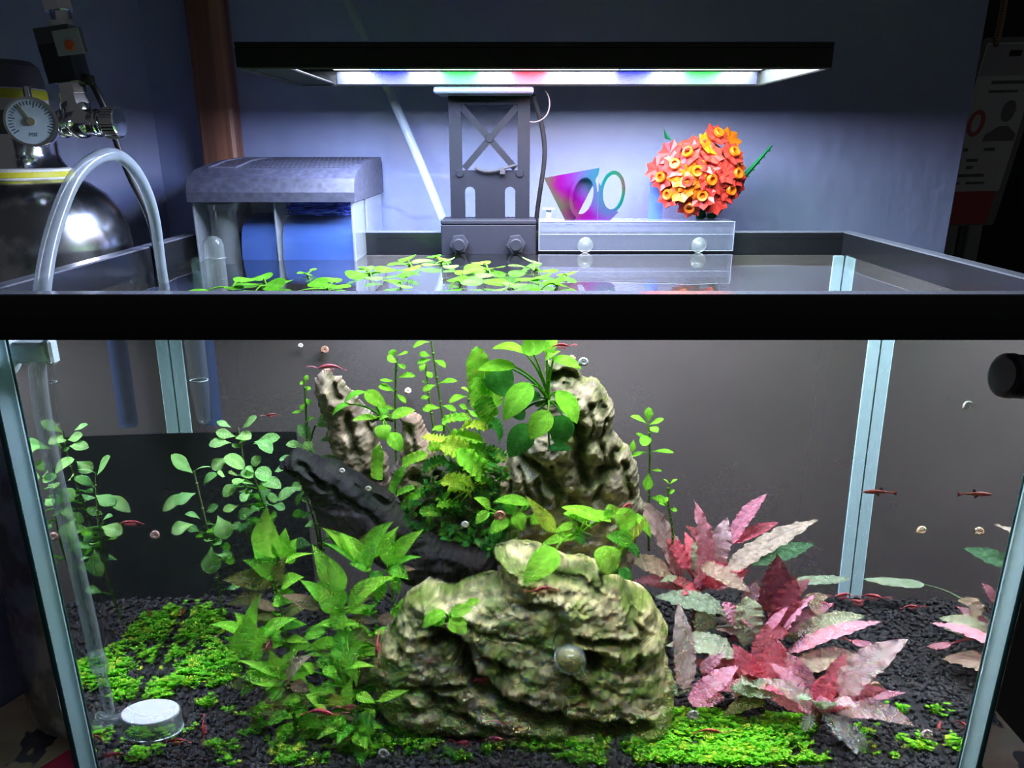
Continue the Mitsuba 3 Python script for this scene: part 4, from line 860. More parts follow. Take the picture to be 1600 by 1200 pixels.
part(F_, 'spillway', ribbon(-.2480, -.2175), 'spill', smooth=True)
part(F_, 'divider', bx(-.2155, -.2135, .2625, .318, .4045, .4550), 'clearish', smooth=False)
sg = [tube(np.clip(spline(np.random.RandomState(i).uniform((-.208, .275, .4440), (-.154, .316, .4535), (6, 3)), 26), (-.211, .270, .4425), (-.1505, .3175, .4545)) + np.linspace(0, .0004, 26)[:, None], .0006, 5) for i in range(46)]
part(F_, 'media_pad', cat(*sg), 'satin', (.02, .05, .42), smooth=True, kind='stuff', label='blue filter media')
part(F_, 'intake_tube', lathe([(.0115, 0), (.0115, .046), (.0125, .047), (.0125, .052), (.0105, .053), (0, .0535)], (-.2665, .283, .4005), (0, 0, 1), 28), 'clearish', smooth=30)
b0 = np.array((-.2649, .288, .2752)); part(F_, 'intake_pipe', tube([(b0[0], .288, b0[2]), (b0[0], .288, .404)], .0075, 16), 'bluish', smooth=30, label='pale blue intake pipe under water')
# ---- glass vial hanging in the water
vx, vy, vt, vb = -.245, .198, .4335, (-.2465, .198, .2993)[2]
V_ = lab('glass_vial', 'clear glass vial with a domed top standing in the water at the left', 'vial')
part(V_, 'tube', lathe([(0, vb), (.003, vb + .0006), (.0048, vb + .003), (.0062, vb + .020), (.0070, vb + .034), (.0076, .40), (.0079, .4165), (.0079, .426), (.0066, .4307), (.0036, .4332), (0, .4340)], (vx, vy, 0), (0, 0, 1), 28), 'glassy', smooth=True)
part(V_, 'liquid_line', lathe([(.0060, .0), (.0066, .0), (.0066, .0007), (.0060, .0007)], (vx, vy, vb + .034), (0, 0, 1), 28), 'gloss', (.5, .62, .6))
part(V_, 'collar', lathe([(.0083, .0), (.0090, .0007), (.0083, .0016)], (vx, vy, .4160), (0, 0, 1), 28), 'glassy', smooth=True)
# ---- acrylic ledge with the things on it
S_ = lab('acrylic_ledge', 'long clear acrylic ledge hooked on the back rim right of the clamp box', 'ledge')
part(S_, 'tray', cat(bx(.0135, .189, .2855, .2875, .4105, .4365, .0005), bx(.0135, .189, .2855, .322, .4335, .4365, .0005), bx(.0135, .0155, .2855, .309, .4105, .4345), bx(.187, .189, .2855, .309, .4105, .4345), bx(.0135, .189, .320, .322, .412, .4345, .0005)), 'frost', smooth=False)
part(S_, 'edge_highlight', cat(bx(.0133, .1892, .2852, .2864, .4358, .4368, .0003), bx(.0133, .1892, .2852, .2860, .4104, .4112, .0002), bx(.0133, .0143, .2852, .2862, .4104, .4366, .0002), bx(.1882, .1892, .2852, .2862, .4104, .4366, .0002), bx(.0133, .1892, .2853, .2859, .4250, .4256, .0002)), 'satin', (.09, .10, .14), smooth=False, label='pale strips painting the light caught by the acrylic edges')  # edge highlights of the acrylic painted as thin pale strips
for i in range(9): part(S_, 'rib', bx(.030 + i * .0185, .0312 + i * .0185, .2876, .3085, .4255, .4335, .0003), 'frost', smooth=False)
for x in (.0555, .1575): part(S_, 'suction_cup', lathe([(0, 0), (.0075, .0004), (.0062, .0022), (.0035, .004), (.0030, .0062), (0, .0066)], (x, .2854, .4165), (0, -1, 0), 24), 'glassy', smooth=True, label='clear suction cup')
k = lab('push_pin', 'white push pin standing on the left end of the acrylic ledge', 'push pin')
add(k, lathe([(0, 0), (.0042, 0), (.0042, .0012), (.0022, .0018), (.0022, .0088), (.0056, .0094), (.0056, .0108), (0, .0112)], (.0228, .301, .4366), (0, 0, 1), 24), 'gloss', (.40, .43, .46), smooth=25)
SC = lab('scissors', 'iridescent rainbow scissors with two finger rings on the acrylic ledge', 'scissors')
def ell(cx, cz, rx, rz, a=0): return shapely.affinity.rotate(shapely.affinity.scale(Point(cx, cz).buffer(1, 48), rx, rz), a)
def pz(p): return (p[0], p[2])
tri = Polygon([pz((.0184, .306, .4734)), pz((.0684, .306, .4823)), pz((.0675, .306, .4768)), pz((.0466, .306, .4348)), pz((.0389, .306, .4348))])
part(SC, 'blade_plate', extr(tri, .0018, XZ(.307)), 'rainbow', smooth=False, label='triangular rainbow metal plate')
c1, c2 = np.array((.0536, .3, .4581)), np.array((.0801, .3, .4614))
r1 = ell(c1[0], c1[2], .0122, .0198, -9).difference(ell(c1[0], c1[2], .0092, .0162, -9)).union(Polygon([(c1[0] - .006, c1[2] - .017), (c1[0] + .0135, c1[2] + .004), (c1[0] + .0135, .4368), (c1[0] - .006, .4368)]).difference(ell(c1[0], c1[2], .0092, .0162, -9)))
r2 = ell(c2[0], c2[2], .0112, .0185, -4).difference(ell(c2[0], c2[2], .0086, .0152, -4)).union(Polygon([(c2[0] - .0125, c2[2] + .008), (c2[0] - .0098, c2[2] + .004), (c2[0] - .0075, c2[2] - .013), (c2[0] + .006, c2[2] - .0175), (c2[0] - .001, .4368), (c2[0] - .0125, .4368)]).difference(ell(c2[0], c2[2], .0086, .0152, -4)))
part(SC, 'finger_ring', extr(r1, .0035, XZ(.302)), 'rainbow', smooth=False); part(SC, 'finger_ring', extr(r2, .0035, XZ(.3025)), 'rainbow', smooth=False)
k = lab('blue_tag', 'small translucent blue upright strip left of the orange flowers on the ledge', 'strip')
add(k, extr(sbox(.1165, .4367, .1285, .4755).buffer(.0005), .0012, XZ(.316)), 'spill', smooth=False)
# ---- brick-built flowers
B_ = lab('toy_brick_flowers', 'bouquet of coral and orange toy brick flowers with green stem on the ledge', 'flowers')
fc = np.array([.1585, .318, .4775])
CORAL, ORANGE, GREEN_ = (.26, .019, .015), (.30, .062, .004), (.004, .07, .024)
rb = np.random.RandomState(8)
def blossom(px_, py_, col, stud, big=1.0, hasstud=True):
    q = np.array([(px_ - 1090) * .00058, 0, (268 - py_) * .00058]); rr = .040
    q[1] = -math.sqrt(max(rr ** 2 - (q ** 2).sum(), .00005)) * .8
    nrm = q / np.linalg.norm(q) + (0, -.45, .25); nrm = nrm / np.linalg.norm(nrm) + rb.normal(0, .18, 3); nrm /= np.linalg.norm(nrm)
    _, a, b = frame_of(nrm); o = fc + q
    ang = np.arange(14) * math.pi / 7 + rb.uniform(0, 1)
    R = np.where(np.arange(14) % 2 == 0, .0118, .0091) * big
    V = [o - nrm * .0006] + [o + R[i] * (math.cos(ang[i]) * a + math.sin(ang[i]) * b) + nrm * (.0012 if i % 2 == 0 else -.0004) for i in range(14)]
    V2 = [v - nrm * .0016 for v in V]
    F = [(0, 1 + i, 1 + (i + 1) % 14) for i in range(14)] + [(15, 16 + (i + 1) % 14, 16 + i) for i in range(14)] + [f for i in range(14) for f in ((1 + i, 16 + i, 16 + (i + 1) % 14), (1 + i, 16 + (i + 1) % 14, 1 + (i + 1) % 14))]
    kk = part(B_, 'blossom', TM(V + V2, F), 'toy', np.array(col) * rb.uniform(.85, 1.1), smooth=False)
    if hasstud:
        add(pkey(kk + '__stud'), lathe([(0, .0006), (.0022, .0006), (.0026, .0034), (.0044, .0038), (.0050, .0030), (.0050, .0006), (.004, -.0004), (0, -.0004)], o + nrm * .0006, nrm, 22), 'toy', stud, smooth=35)
    return o
for x, y, c, s, st in ((1112, 211, 0, 1, 1), (1072, 223, 0, 1, 0), (1066, 238, 0, 1, 1), (1040, 238, 0, 1, 0), (1047, 255, 0, 1, 1), (1136, 238, 0, 1, 1), (1095, 251, 0, 1, 0), (1125, 264, 0, 1, 0), (1143, 269, 0, 1, 1), (1031, 274, 0, 1, 1), (1043, 300, 0, 1, 1),
        (1111, 280, 0, 1, 0), (1099, 276, 0, 1, 1), (1091, 301, 0, 1, 1), (1075, 317, 0, 1, 1), (1113, 310, 0, 1, 0), (1134, 293, 0, 1, 1), (1066, 278, 1, 0, 1), (1055, 270, 1, 0, 0), (1078, 264, 1, 1, 1), (1080, 286, 1, 1, 0), (1058, 292, 1, 1, 0), (1152, 252, 1, 1, 0), (1137, 216, 1, 1, 0), (1096, 225, 1, 1, 0), (1100, 238, 0, 1, 0), (1150, 284, 0, 1, 0), (1024, 262, 0, 1, 0)):
    blossom(x, y, ORANGE if c else CORAL, ORANGE if s else CORAL, 1.05, st)
part(B_, 'core', ball(fc + (0, .006, 0), .031, 2), 'toy', (.30, .06, .02), smooth=True)
part(B_, 'stem', cyl((.166, .318, .4366), (.163, .318, .462), .0046), 'toy', GREEN_)
part(B_, 'leaf', cat(bx(.171, .179, .314, .322, .4368, .4415), hull([(.174, .315, .438), (.180, .315, .438), (.174, .321, .438), (.180, .321, .438), (.190, .315, .462), (.196, .315, .460), (.190, .321, .462), (.196, .321, .460)])), 'toy', GREEN_, smooth=20)
lf = [hull([np.array([.195 + t * .0300, .3165, .4655 + t * .036]) + d for t in (0, 1) for d in np.array([(-.0022, 0, .0016), (.0022, 0, -.0016), (0, .0025, 0), (0, -.0025, 0)]) * (1.1 - .75 * t)])]
for i in range(6):
    p = np.array([.198 + i * .0046, .3165, .469 + i * .0056]); lf.append(hull([p + d for d in np.array([(0, .001, 0), (0, -.001, 0), (.0016, 0, -.0012), (.0062 - i * .0006, 0, -.0004), (.0022, 0, .0022)])]))
lf.append(bx(.190, .200, .3135, .3195, .4585, .4685, .001))
part(B_, 'leaf', cat(lf), 'toy', GREEN_, smooth=20)
part(B_, 'leaf', hull([fc + d for d in np.array([(-.028, 0, .030), (-.0325, -.002, .0385), (-.024, 0, .028), (-.030, .004, .030)])]), 'toy', GREEN_, smooth=False)
# ================================================================ gas bottle, regulator, hose
C_ = lab('gas_cylinder', 'polished metal gas cylinder with yellow-striped neck behind the left end of the aquarium', 'gas cylinder')
cx, cy, R = -.3885, .2, .0715
part(C_, 'shell', lathe([(0, .0008), (R - .01, .001), (R, .012), (R, .425), (R * .985, .438), (R * .93, .452), (R * .82, .464), (R * .66, .473), (R * .50, .4785), (0, .4795)], (cx, cy, 0), (0, 0, 1), 72), 'chrome_rough', smooth=True)
part(C_, 'neck_band', lathe([(.030, .4760), (.0375, .4765), (.0378, .4842), (.034, .4852), (.030, .4852)], (cx, cy, 0), (0, 0, 1), 48), 'gloss', (.75, .75, .72), smooth=30)
part(C_, 'stripe', lathe([(.0379, .4785), (.0382, .4788), (.0382, .4822), (.0379, .4825)], (cx, cy, 0), (0, 0, 1), 48), 'satin', (.62, .58, .04), smooth=30, label='yellow stripe')
G_ = lab('regulator', 'chrome gas regulator with round dial and black valve on the gas cylinder', 'regulator')
part(G_, 'neck', lathe([(.0345, .4853), (.032, .489), (.0300, .495), (.0300, .507), (.0285, .509), (0, .509)], (cx, cy, 0), (0, 0, 1), 48), 'chrome', smooth=30)
part(G_, 'cap', lathe([(0, .509), (.0285, .509), (.0285, .528), (.0278, .548), (.0262, .556), (.022, .560), (0, .5612)], (cx, cy, 0), (0, 0, 1), 48), 'satin', (.085, .085, .11), smooth=30, label='dark grey cap')
part(G_, 'cap_label', lathe([(.0287, .5255), (.0289, .526), (.0285, .5408), (.0282, .541)], (cx, cy, 0), (0, 0, 1), 48), 'satin', (.50, .48, .50), smooth=30, label='pale label')
part(G_, 'cap_stripe', lathe([(.0289, .5335), (.0291, .534), (.0289, .5395), (.0286, .540)], (cx, cy, 0), (0, 0, 1), 48), 'satin', (.42, .44, .02), smooth=30, label='yellow warning stripe')
part(G_, 'bleed_screw', cyl((-.3535, .173, .528), (-.3535, .173, .541), .0026), 'chrome')
g0 = np.array([-.3415, .152, .5165]); gd = np.array([.34, -1, .16]); gd /= np.linalg.norm(gd)
gk = part(G_, 'dial', lathe([(0, -.014), (.0130, -.014), (.0155, -.011), (.0166, -.002), (.0166, .001), (.0150, .0014), (.0150, 0), (0, 0)], g0, gd, 48), 'chrome', smooth=30, label='round pressure dial')
ga = np.cross(gd, (0, 0, 1)); ga = -ga / np.linalg.norm(ga); gb = np.cross(gd, ga); gb = gb if gb[2] > 0 else -gb
add(gk + '__face', lathe([(0, .0004), (.0150, .0004), (.0150, .0002)], g0, gd, 40), 'satin', (.60, .74, .86), smooth=False)
def onface(poly, h=.00025, z=.0004): return extr(poly, h, basis(g0 + gd * z, ga, gb, gd))
tk = []
for i in range(28):
    a = math.radians(215 - i * 250 / 27); L0 = .0098 if i % 5 == 0 else .0112; w = .0003
    u, v = np.array([math.cos(a), math.sin(a)]), np.array([-math.sin(a), math.cos(a)]) * w
    tk.append(onface(Polygon([u * L0 + v, u * L0 - v, u * .0138 - v, u * .0138 + v])))
add(gk + '__ticks', cat(tk), 'matte', (.06, .10, .16), smooth=False); labels[gk + '__ticks'] = {'kind': 'stuff', 'label': 'scale ticks'}
tm = meshkit.text_mesh('PSI', .0022, .0003); tm.apply_translation((-.0022, -.0095, 0)); tm.apply_transform(basis(g0 + gd * .0004, ga, gb, gd)); add(gk + '__lettering', tm, 'matte', (.08, .12, .2), smooth=False)
add(gk + '__needle', cat(onface(Polygon([(-.0007, 0), (.0007, 0), (-.0058, .0108), (-.0066, .0104)]), .0005, .0008), onface(Point(0, 0).buffer(.0026), .0012, .0006)), 'satin', (.30, .27, .16), smooth=False)
part(G_, 'manifold', cat(cyl(np.array((-.3378, .178, .5162)), np.array((-.3053, .178, .5166)), .0088), cyl(np.array((-.3359, .178, .5162)), np.array((-.3322, .178, .5162)), .0100), cyl(np.array((-.3109, .178, .5166)), np.array((-.3081, .178, .5166)), .0098), ball(np.array((-.3218, .178, .5175)), .0118, 2)), 'chrome', smooth=30)
part(G_, 'gauge_post', cyl((-.352, .165, .5165), np.array((-.3359, .178, .5162)), .0075), 'chrome', smooth=30)
part(G_, 'adjuster', lathe([(0, 0), (.0098, 0), (.0106, .001), (.0106, .0095), (.0095, .0105), (0, .0108)], np.array((-.3039, .178, .5166)), (1, 0, .05), 36), 'chrome', smooth=30, label='knurled chrome adjuster')
kn = []
for i in range(30):
    a = i * 2 * math.pi / 30; c_ = np.array((-.3039, .178, .5166)) + (.001, .0107 * math.cos(a), .0107 * math.sin(a)); kn.append(bx(c_[0], c_[0] + .009, c_[1] - .0004, c_[1] + .0004, c_[2] - .0004, c_[2] + .0004, .0001))
part(G_, 'knurls', cat(kn), 'chrome', smooth=False, kind='stuff')
part(G_, 'neck_joint', lathe([(.0088, 0), (.0098, .003), (.0098, .008), (.0082, .011), (.0082, .016)], np.array((-.323, .178, .521)), (-.12, 0, 1), 24), 'chrome', smooth=30)
ax = np.array([-.13, 0, 1]); ax /= np.linalg.norm(ax); ay = np.cross(ax, (1, 0, 0)); ay /= np.linalg.norm(ay); axx = np.cross(ay, ax); hexs = np.array([(math.cos(a), math.sin(a)) for a in np.arange(6) * math.pi / 3])
part(G_, 'hex_nut', cat(extr(Polygon(hexs * .0098), .0075, basis(np.array((-.323, .178, .5288)), axx, ay, ax)), extr(Polygon(hexs * .0094), .0075, basis(np.array((-.3231, .178, .536)), axx, ay, ax))), 'chrome', smooth=False)
part(G_, 'valve_coil', cat(extr(sbox(-.0095, -.009, .0095, .009).buffer(.001), .025, basis(np.array((-.3241, .178, .5433)), axx, ay, ax)), extr(sbox(-.0105, -.003, .0095, .004), .012, basis(np.array((-.3262, .178, .5517)), axx, ay, ax))), 'satin', (.012, .013, .017), smooth=False, label='black solenoid coil')
vk = part(G_, 'switch_box', extr(sbox(-.0115, -.0085, .0115, .0085).buffer(.0008), .0165, basis(np.array((-.3251, .178, .5625)), axx, ay, ax)), 'satin', (.06, .065, .08), smooth=False)
sb_ = np.array((-.3159, .1685, .5688)); add(vk + '__switch_face', extr(sbox(-.0085, -.0075, .0085, .0075).buffer(.0006), .0008, basis(sb_, axx, ax, np.cross(axx, ax))), 'satin', (.42, .44, .46), smooth=False); add(vk + '__button', cyl(sb_ + (.001, .0002, -.002), sb_ + (.001, -.0022, -.002), .0034), 'gloss', (.75, .12, .02))
part(G_, 'fitting', cat(extr(Polygon(hexs * .0085), .006, basis(np.array((-.3237, .178, .5773)), axx, ay, ax)), cyl(np.array((-.3233, .178, .5821)), np.array((-.3231, .178, .5902)), .0065), extr(Polygon(hexs * .010), .012, basis(np.array((-.3242, .178, .5894)), axx, ay, ax)), cyl(np.array((-.3237, .178, .5966)), np.array((-.3228, .178, .6084)), .007)), 'chrome_rough', smooth=False)
part(G_, 'cable_plug', cat(cyl(np.array((-.3176, .178, .5466)), np.array((-.3097, .178, .545)), .0036), cyl(np.array((-.3109, .178, .5483)), np.array((-.3103, .178, .5416)), .0034)), 'satin', (.012, .012, .014))
k = lab('valve_cable', 'black cable running down from the solenoid behind the clear hose', 'cable')
add(k, tube(spline([(-.3098, .178, .5441), (-.3057, .18, .5315), (-.3028, .184, .5111), (-.2992, .19, .4816), (-.2935, .2, .4477), (-.2952, .205, .407), (-.3038, .21, .3531)], 40), .0024, 8), 'satin', (.014, .014, .017), smooth=True)
k = lab('clear_hose', 'clear plastic hose arching from behind over the left rim into the front left corner', 'hose')
add(k, tube(spline([(-.2887, .2, .3976), (-.2817, .185, .4337), (-.2735, .165, .4599), (-.2689, .14, .484), (-.2691, .11, .4956), (-.274, .085, .4879), (-.2758, .06, .4682), (-.2768, .04, .4439), (-.2754, .025, .4236), (-.2768, .022, .414)], 60), np.linspace(.0037, .0046, 60), 16, caps=False), 'hose', smooth=True)
# ================================================================ diffuser in the front left corner
D_ = lab('glass_diffuser', 'clear glass gas diffuser with a white ceramic disc at the front left', 'diffuser')
part(D_, 'tube', tube(spline([(-.2773, .022, .4024), (-.2835, .023, .3546), (-.2845, .026, .2963), (-.2837, .029, .2326), (-.284, .032, .1783)], 30), .0049, 16, caps=False), 'tubeglass', smooth=True)
part(D_, 'collar', tube(spline([(-.284, .032, .1833), (-.2839, .033, .1678)], 8), [.0050, .0056, .0058, .0058, .0058, .0058, .0054, .0044], 18), 'tubeglass', smooth=True)
part(D_, 'inner_tube', tube(spline([(-.2839, .033, .1703), (-.2834, .034, .152), (-.2841, .036, .1321)], 14), .0036, 14), 'tubeglass', smooth=True)
dc = np.array((-.2587, .042, .1308))
part(D_, 'elbow', cat(ball((-.2891, .037, .1274), .0068, 2, (1, 1, 1)) if False else tube(spline([np.array((-.2944, .036, .128)), np.array((-.288, .036, .1269)), dc + (-.019, 0, -.004)], 14), [.0062, .0068, .0068, .0064, .0058, .0052, .0046, .0042, .004, .0038, .0038, .0038, .0038, .0038], 14)), 'tubeglass', smooth=True)
part(D_, 'bell', lathe([(0, -.0175), (.0150, -.0172), (.0185, -.0150), (.0200, -.0110), (.0204, -.001), (.0200, 0), (.0190, 0)], dc, (0, 0, 1), 44), 'tubeglass', smooth=30)
part(D_, 'bell_rim', lathe([(.0188, -.0150), (.0204, -.0148), (.0206, -.0138), (.0200, -.0132)], dc, (0, 0, 1), 44), 'gloss', (.55, .68, .70), smooth=30)
part(D_, 'ceramic_disc', lathe([(0, -.0014), (.0192, -.0014), (.0192, .0004), (.0185, .0008), (0, .0008)], dc, (0, 0, 1), 44), 'satin', (.88, .92, .92), smooth=30, label='white ceramic disc')
H_ = lab('tube_holder', 'milky suction cup holder clipping the glass tube in the top left corner', 'holder')
hc = np.array((-.2871, .02, .3902))
part(H_, 'clip', cat(bx(hc[0] - .004, hc[0] + .016, .013, .027, hc[2] - .006, hc[2] + .006, .002), bx(hc[0] + .014, hc[0] + .019, .0145, .0255, hc[2] - .0075, hc[2] + .0075, .0015)), 'satin', (.62, .75, .78), label='milky clip')
part(H_, 'suction_cup', lathe([(0, 0), (.0155, .0003), (.0135, .0028), (.0075, .0060), (.0058, .0100), (0, .0105)], (-.2990, .024, hc[2] - .001), (1, -.15, 0), 30), 'satin', (.58, .70, .73), smooth=True)
k = lab('black_magnet', 'black round magnet knob on the outside of the front pane at the right edge', 'magnet')
kc = np.array((.2597, -.012, .3829))
add(k, lathe([(0, 0), (.0095, 0), (.0118, .0016), (.0122, .0050), (.0112, .0062), (.0108, .0075), (.0118, .0090), (.0118, .024), (.0105, .026), (0, .026)], kc + (-.0095, .0, .0015), (1, .10, -.12), 36), 'satin', (.012, .013, .016), smooth=30)
# ================================================================ animals
def shrimp(label, p, yaw, Ls=.021, col=(.55, .03, .035), pitch=0.0):
    k = key_of('shrimp'); lab(k, label, 'shrimp', 'red shrimp in the aquarium')
    u = np.linspace(0, 1, 18)
    px_ = (u - .5) * Ls; pz_ = .10 * Ls * np.sin(np.pi * u) - .22 * Ls * np.clip(u - .6, 0, 1) ** 1.4
    r = Ls * np.interp(u, [0, .06, .22, .42, .6, .85, 1], [.012, .035, .085, .088, .070, .036, .020])
    body = tube(np.stack([px_, 0 * u, pz_], -1), r, 10)
    body.vertices[:, 1] *= .72
    tail = hull([(px_[-1], 0, pz_[-1])] + [(px_[-1] + .15 * Ls, y * Ls, pz_[-1] - .06 * Ls + z * Ls) for y in (-.08, 0, .08) for z in (-.008, .008)])
    rm = trimesh.transformations.euler_matrix(0, pitch, yaw); rm[:3, 3] = p
    def put(name, m, m_, c, **q): m = m.copy(); m.apply_transform(rm); return part(k, name, m, m_, c, **q)
    rr = np.random.RandomState(int(abs(p[0] * 1e5)) % 9999)
    cc = np.array(col) * rr.uniform(.7, 1.2)
    vc = cc * (1 + .8 * (meshkit.fbm(body.vertices * 900, 2, 4)[:, None] - .5))
    put('body', body, 'satin', np.clip(vc, .01, .9), smooth=True); put('tail_fan', tail, 'satin', cc, smooth=False)
    lg = []
    for i in range(6):
        x = (-.22 + i * .075) * Ls
        for s in (-1, 1): lg.append(tube([(x, s * .04 * Ls, .0), (x - .03 * Ls, s * .10 * Ls, -.05 * Ls), (x - .02 * Ls, s * .11 * Ls, -.15 * Ls)], .0002, 4))
    put('legs', cat(lg), 'satin', cc * 1.1, smooth=False)
    an = [tube(spline([(px_[0], s * .01 * Ls, pz_[0]), (px_[0] - .2 * Ls, s * .06 * Ls, .10 * Ls), (px_[0] - .45 * Ls, s * .14 * Ls, .08 * Ls)], 8), .00016, 4) for s in (-1, 1)]
    put('antennae', cat(an), 'satin', cc * 1.2, smooth=False)
for lb, p, yaw, Ls, c in (
    ('pink shrimp perched on the tip of the pale leaning stone', (-.1511, .22, .3372), .1, .019, (.42, .07, .09)), ('red shrimp just under the rim right of the top broad leaf', (.0234, .15, .3676), 3.1, .012, (.6, .04, .05)),
    ('shrimp swimming above the pale round-leaved plants', (-.191, .19, .3072), .4, .010, (.30, .05, .05)), ('red shrimp on the round leaf at the top right of the large rock', (.0689, .1, .2642), .9, .013, (.6, .05, .06)),
    ('red shrimp lying on top of the large rock', (.011, .062, .216), .4, .017, (.60, .07, .08)), ('red shrimp hanging head up at the left end of the large rock', (-.1031, .062, .1717), 1.4, .018, (.58, .05, .08)),
    ('red shrimp in the dark crack of the large rock', (-.031, .072, .139), .1, .015, (.50, .03, .05)), ('large red shrimp on the lowest bush leaves', (-.1443, .05, .1238), 2.9, .022, (.62, .03, .05)),
    ('red shrimp on the soil at the foot of the large rock, tail up', (-.0434, .046, .1003), .75, .016, (.6, .04, .06)), ('red shrimp on the soil at the foot of the large rock, lying flat', (-.0227, .048, .1024), 3.0, .017, (.6, .04, .06)),
    ('orange-red shrimp on the lime carpet before the pink plants', (.1277, .048, .1094), 3.0, .018, (.55, .09, .03)), ('red shrimp standing upright right of the white disc', (-.225, .045, .1154), 1.5, .015, (.5, .03, .04)),
    ('red shrimp below the white disc', (-.2408, .035, .1099), .1, .014, (.55, .04, .05)), ('red shrimp left of the white disc at the corner seam', (-.2934, .03, .1164), -.6, .010, (.55, .06, .07)),
    ('red shrimp at the bottom left corner near the front pane', (-.2829, .03, .1006), .1, .020, (.5, .03, .04)), ('red shrimp by the right pane in the carpet', (.292, .06, .1108), 1.2, .014, (.5, .07, .06)),
    ('red shrimp at the back by the foot of the right seam, left one', (.2876, .285, .1156), .3, .018, (.5, .07, .07)), ('red shrimp at the back by the foot of the right seam, on the seam', (.2994, .28, .1113), -.8, .016, (.5, .09, .09)),
    ('red shrimp on the soil left of the back right seam', (.2625, .26, .1179), .0, .014, (.45, .06, .06)), ('brownish shrimp among the sparse carpet at the back right', (.3278, .265, .1062), 2.3, .016, (.34, .07, .06)),
    ('small red shrimp on the dark soil at the back left', (-.2866, .22, .1297), 1.5, .012, (.40, .05, .04)), ('red shrimp hanging on the left pane beside its reflection', (-.2979, .17, .2285), .1, .012, (.4, .05, .05)),
    ('dark pink shrimp on the leaves of the left bush', (-.1813, .076, .1668), 1.4, .013, (.32, .05, .07)), ('red shrimp in the bush below the thin oval leaves', (-.1235, .055, .1262), .1, .013, (.55, .04, .04))):
    p = np.array(p)
    shrimp(lb, p, yaw, Ls, c, pitch=(-1.2 if 'upright' in lb or 'hanging head' in lb else (.45 if 'tail up' in lb else 0)))
def snail(label, p, r, col, d=(0, -1, .3)):
    k = key_of('snail'); lab(k, label, 'snail', 'small snails in the aquarium')
    _, a, b = frame_of(d); d_ = np.asarray(d, float) / np.linalg.norm(d); t = np.linspace(0, 4.2 * np.pi, 44); rad = r * (.16 + .62 * t / t[-1])
    path = np.asarray(p) + (np.cos(t) * rad)[:, None] * a + (np.sin(t) * rad)[:, None] * b + d_ * (r * .25 * (1 - t / t[-1]))[:, None]
    m = tube(path, r * (.10 + .34 * t / t[-1]), 9)
    c = np.array(col) * (1 + .5 * (meshkit.fbm(m.vertices * 1500, 2, 7)[:, None] - .5))
    part(k, 'shell', m, 'gloss', np.clip(c, .01, .9), smooth=True)
    part(k, 'foot', ball(path[-1] + (a - b) * r * .1 - d_ * r * .2, r * .42, 1, (1, 1, 1)), 'satin', (.30, .22, .16), smooth=True)
for lb, p, r, c in (
    ('pale snail on the brown-grey background near the rim', (-.1898, .302, .3395), .0022, (.7, .68, .6)), ('brown snail on the brown-grey background above the pale leaning stone', (-.1696, .302, .3354), .0036, (.42, .22, .15)),
    ('cream snail on the background left of the thin stems', (-.1002, .3, .299), .0030, (.66, .56, .42)), ('brown ramshorn snail sitting on the large drooping leaf', (.0099, .088, .2243), .0052, (.45, .17, .08)),
    ('white snail at the tip of the top broad leaf', (.0395, .145, .3571), .0034, (.7, .72, .66)), ('orange snail on the right pane beside its reflection', (.2805, .12, .2408), .0034, (.66, .42, .20)),
    ('white snail high on the right pane beside its reflection', (.2706, .06, .3482), .0030, (.66, .68, .55)), ('brown snail on a leaf of the plant above the large rock', (-.0186, .108, .2538), .0040, (.42, .15, .07)),
    ('white snail on the black slab', (-.1376, .168, .2687), .0022, (.72, .68, .6)), ('cream snail low on the black slab', (-.1185, .166, .2547), .0024, (.62, .55, .36)), ('pale snail in the moss', (-.0439, .12, .2424), .0028, (.62, .58, .45)),
    ('pinkish snail hanging on the left pane', (-.2645, .12, .2366), .0034, (.42, .2, .16)), ('pale snail in the carpet before the large rock', (-.1008, .045, .0922), .0042, (.5, .46, .40)), ('tan snail by the right front corner', (.2808, .05, .1074), .0042, (.5, .36, .26)), ('grey snail on the soil before the pink plants', (.1201, .07, .1108), .0042, (.30, .28, .24)), ('tan snail under the front pink plant', (.2574, .1, .1211), .0042, (.42, .24, .12))):
    snail(lb, p, r, c)
fp = np.array((.2632, .17, .2533)); k = lab('fish', 'slim red-brown fish swimming in front of the right seam', 'fish')
u = np.linspace(0, 1, 22); bd = tube(np.stack([(u - .5) * .021, 0 * u, .0004 * np.sin(u * 3)], -1), .021 * np.interp(u, [0, .08, .3, .5, .75, .92, 1], [.012, .05, .085, .085, .05, .028, .026]), 12)
bd.vertices[:, 1] *= .55; bd.apply_translation(fp)
vc = np.where((bd.vertices[:, 2:] - fp[2]) > .0002, (.26, .05, .03), (.48, .10, .05)) * (1 + .5 * (meshkit.fbm(bd.vertices * 1200, 2, 3)[:, None] - .5))
part(k, 'body', bd, 'satin', vc, smooth=True)
part(k, 'tail_fin', hull([fp + d for d in np.array([(.0100, 0, 0), (.0145, .0003, .0022), (.0145, -.0003, -.0022), (.0132, .0003, 0), (.0132, -.0003, 0)])]), 'satin', (.35, .08, .05), smooth=False)
part(k, 'dorsal_fin', hull([fp + d for d in np.array([(.001, 0, .0014), (.0042, 0, .001), (.0036, .0003, .0042), (.0026, -.0003, .0040)])]), 'satin', (.15, .04, .04), smooth=False)
part(k, 'belly_fin', hull([fp + d for d in np.array([(-.001, 0, -.0012), (.002, 0, -.0012), (.0022, .0003, -.0034), (.001, -.0003, -.0030)])]), 'satin', (.3, .08, .05), smooth=False)
part(k, 'eye', ball(fp + (-.0086, -.0004, .0003), .0006, 1), 'gloss', (.01, .01, .01), smooth=True)
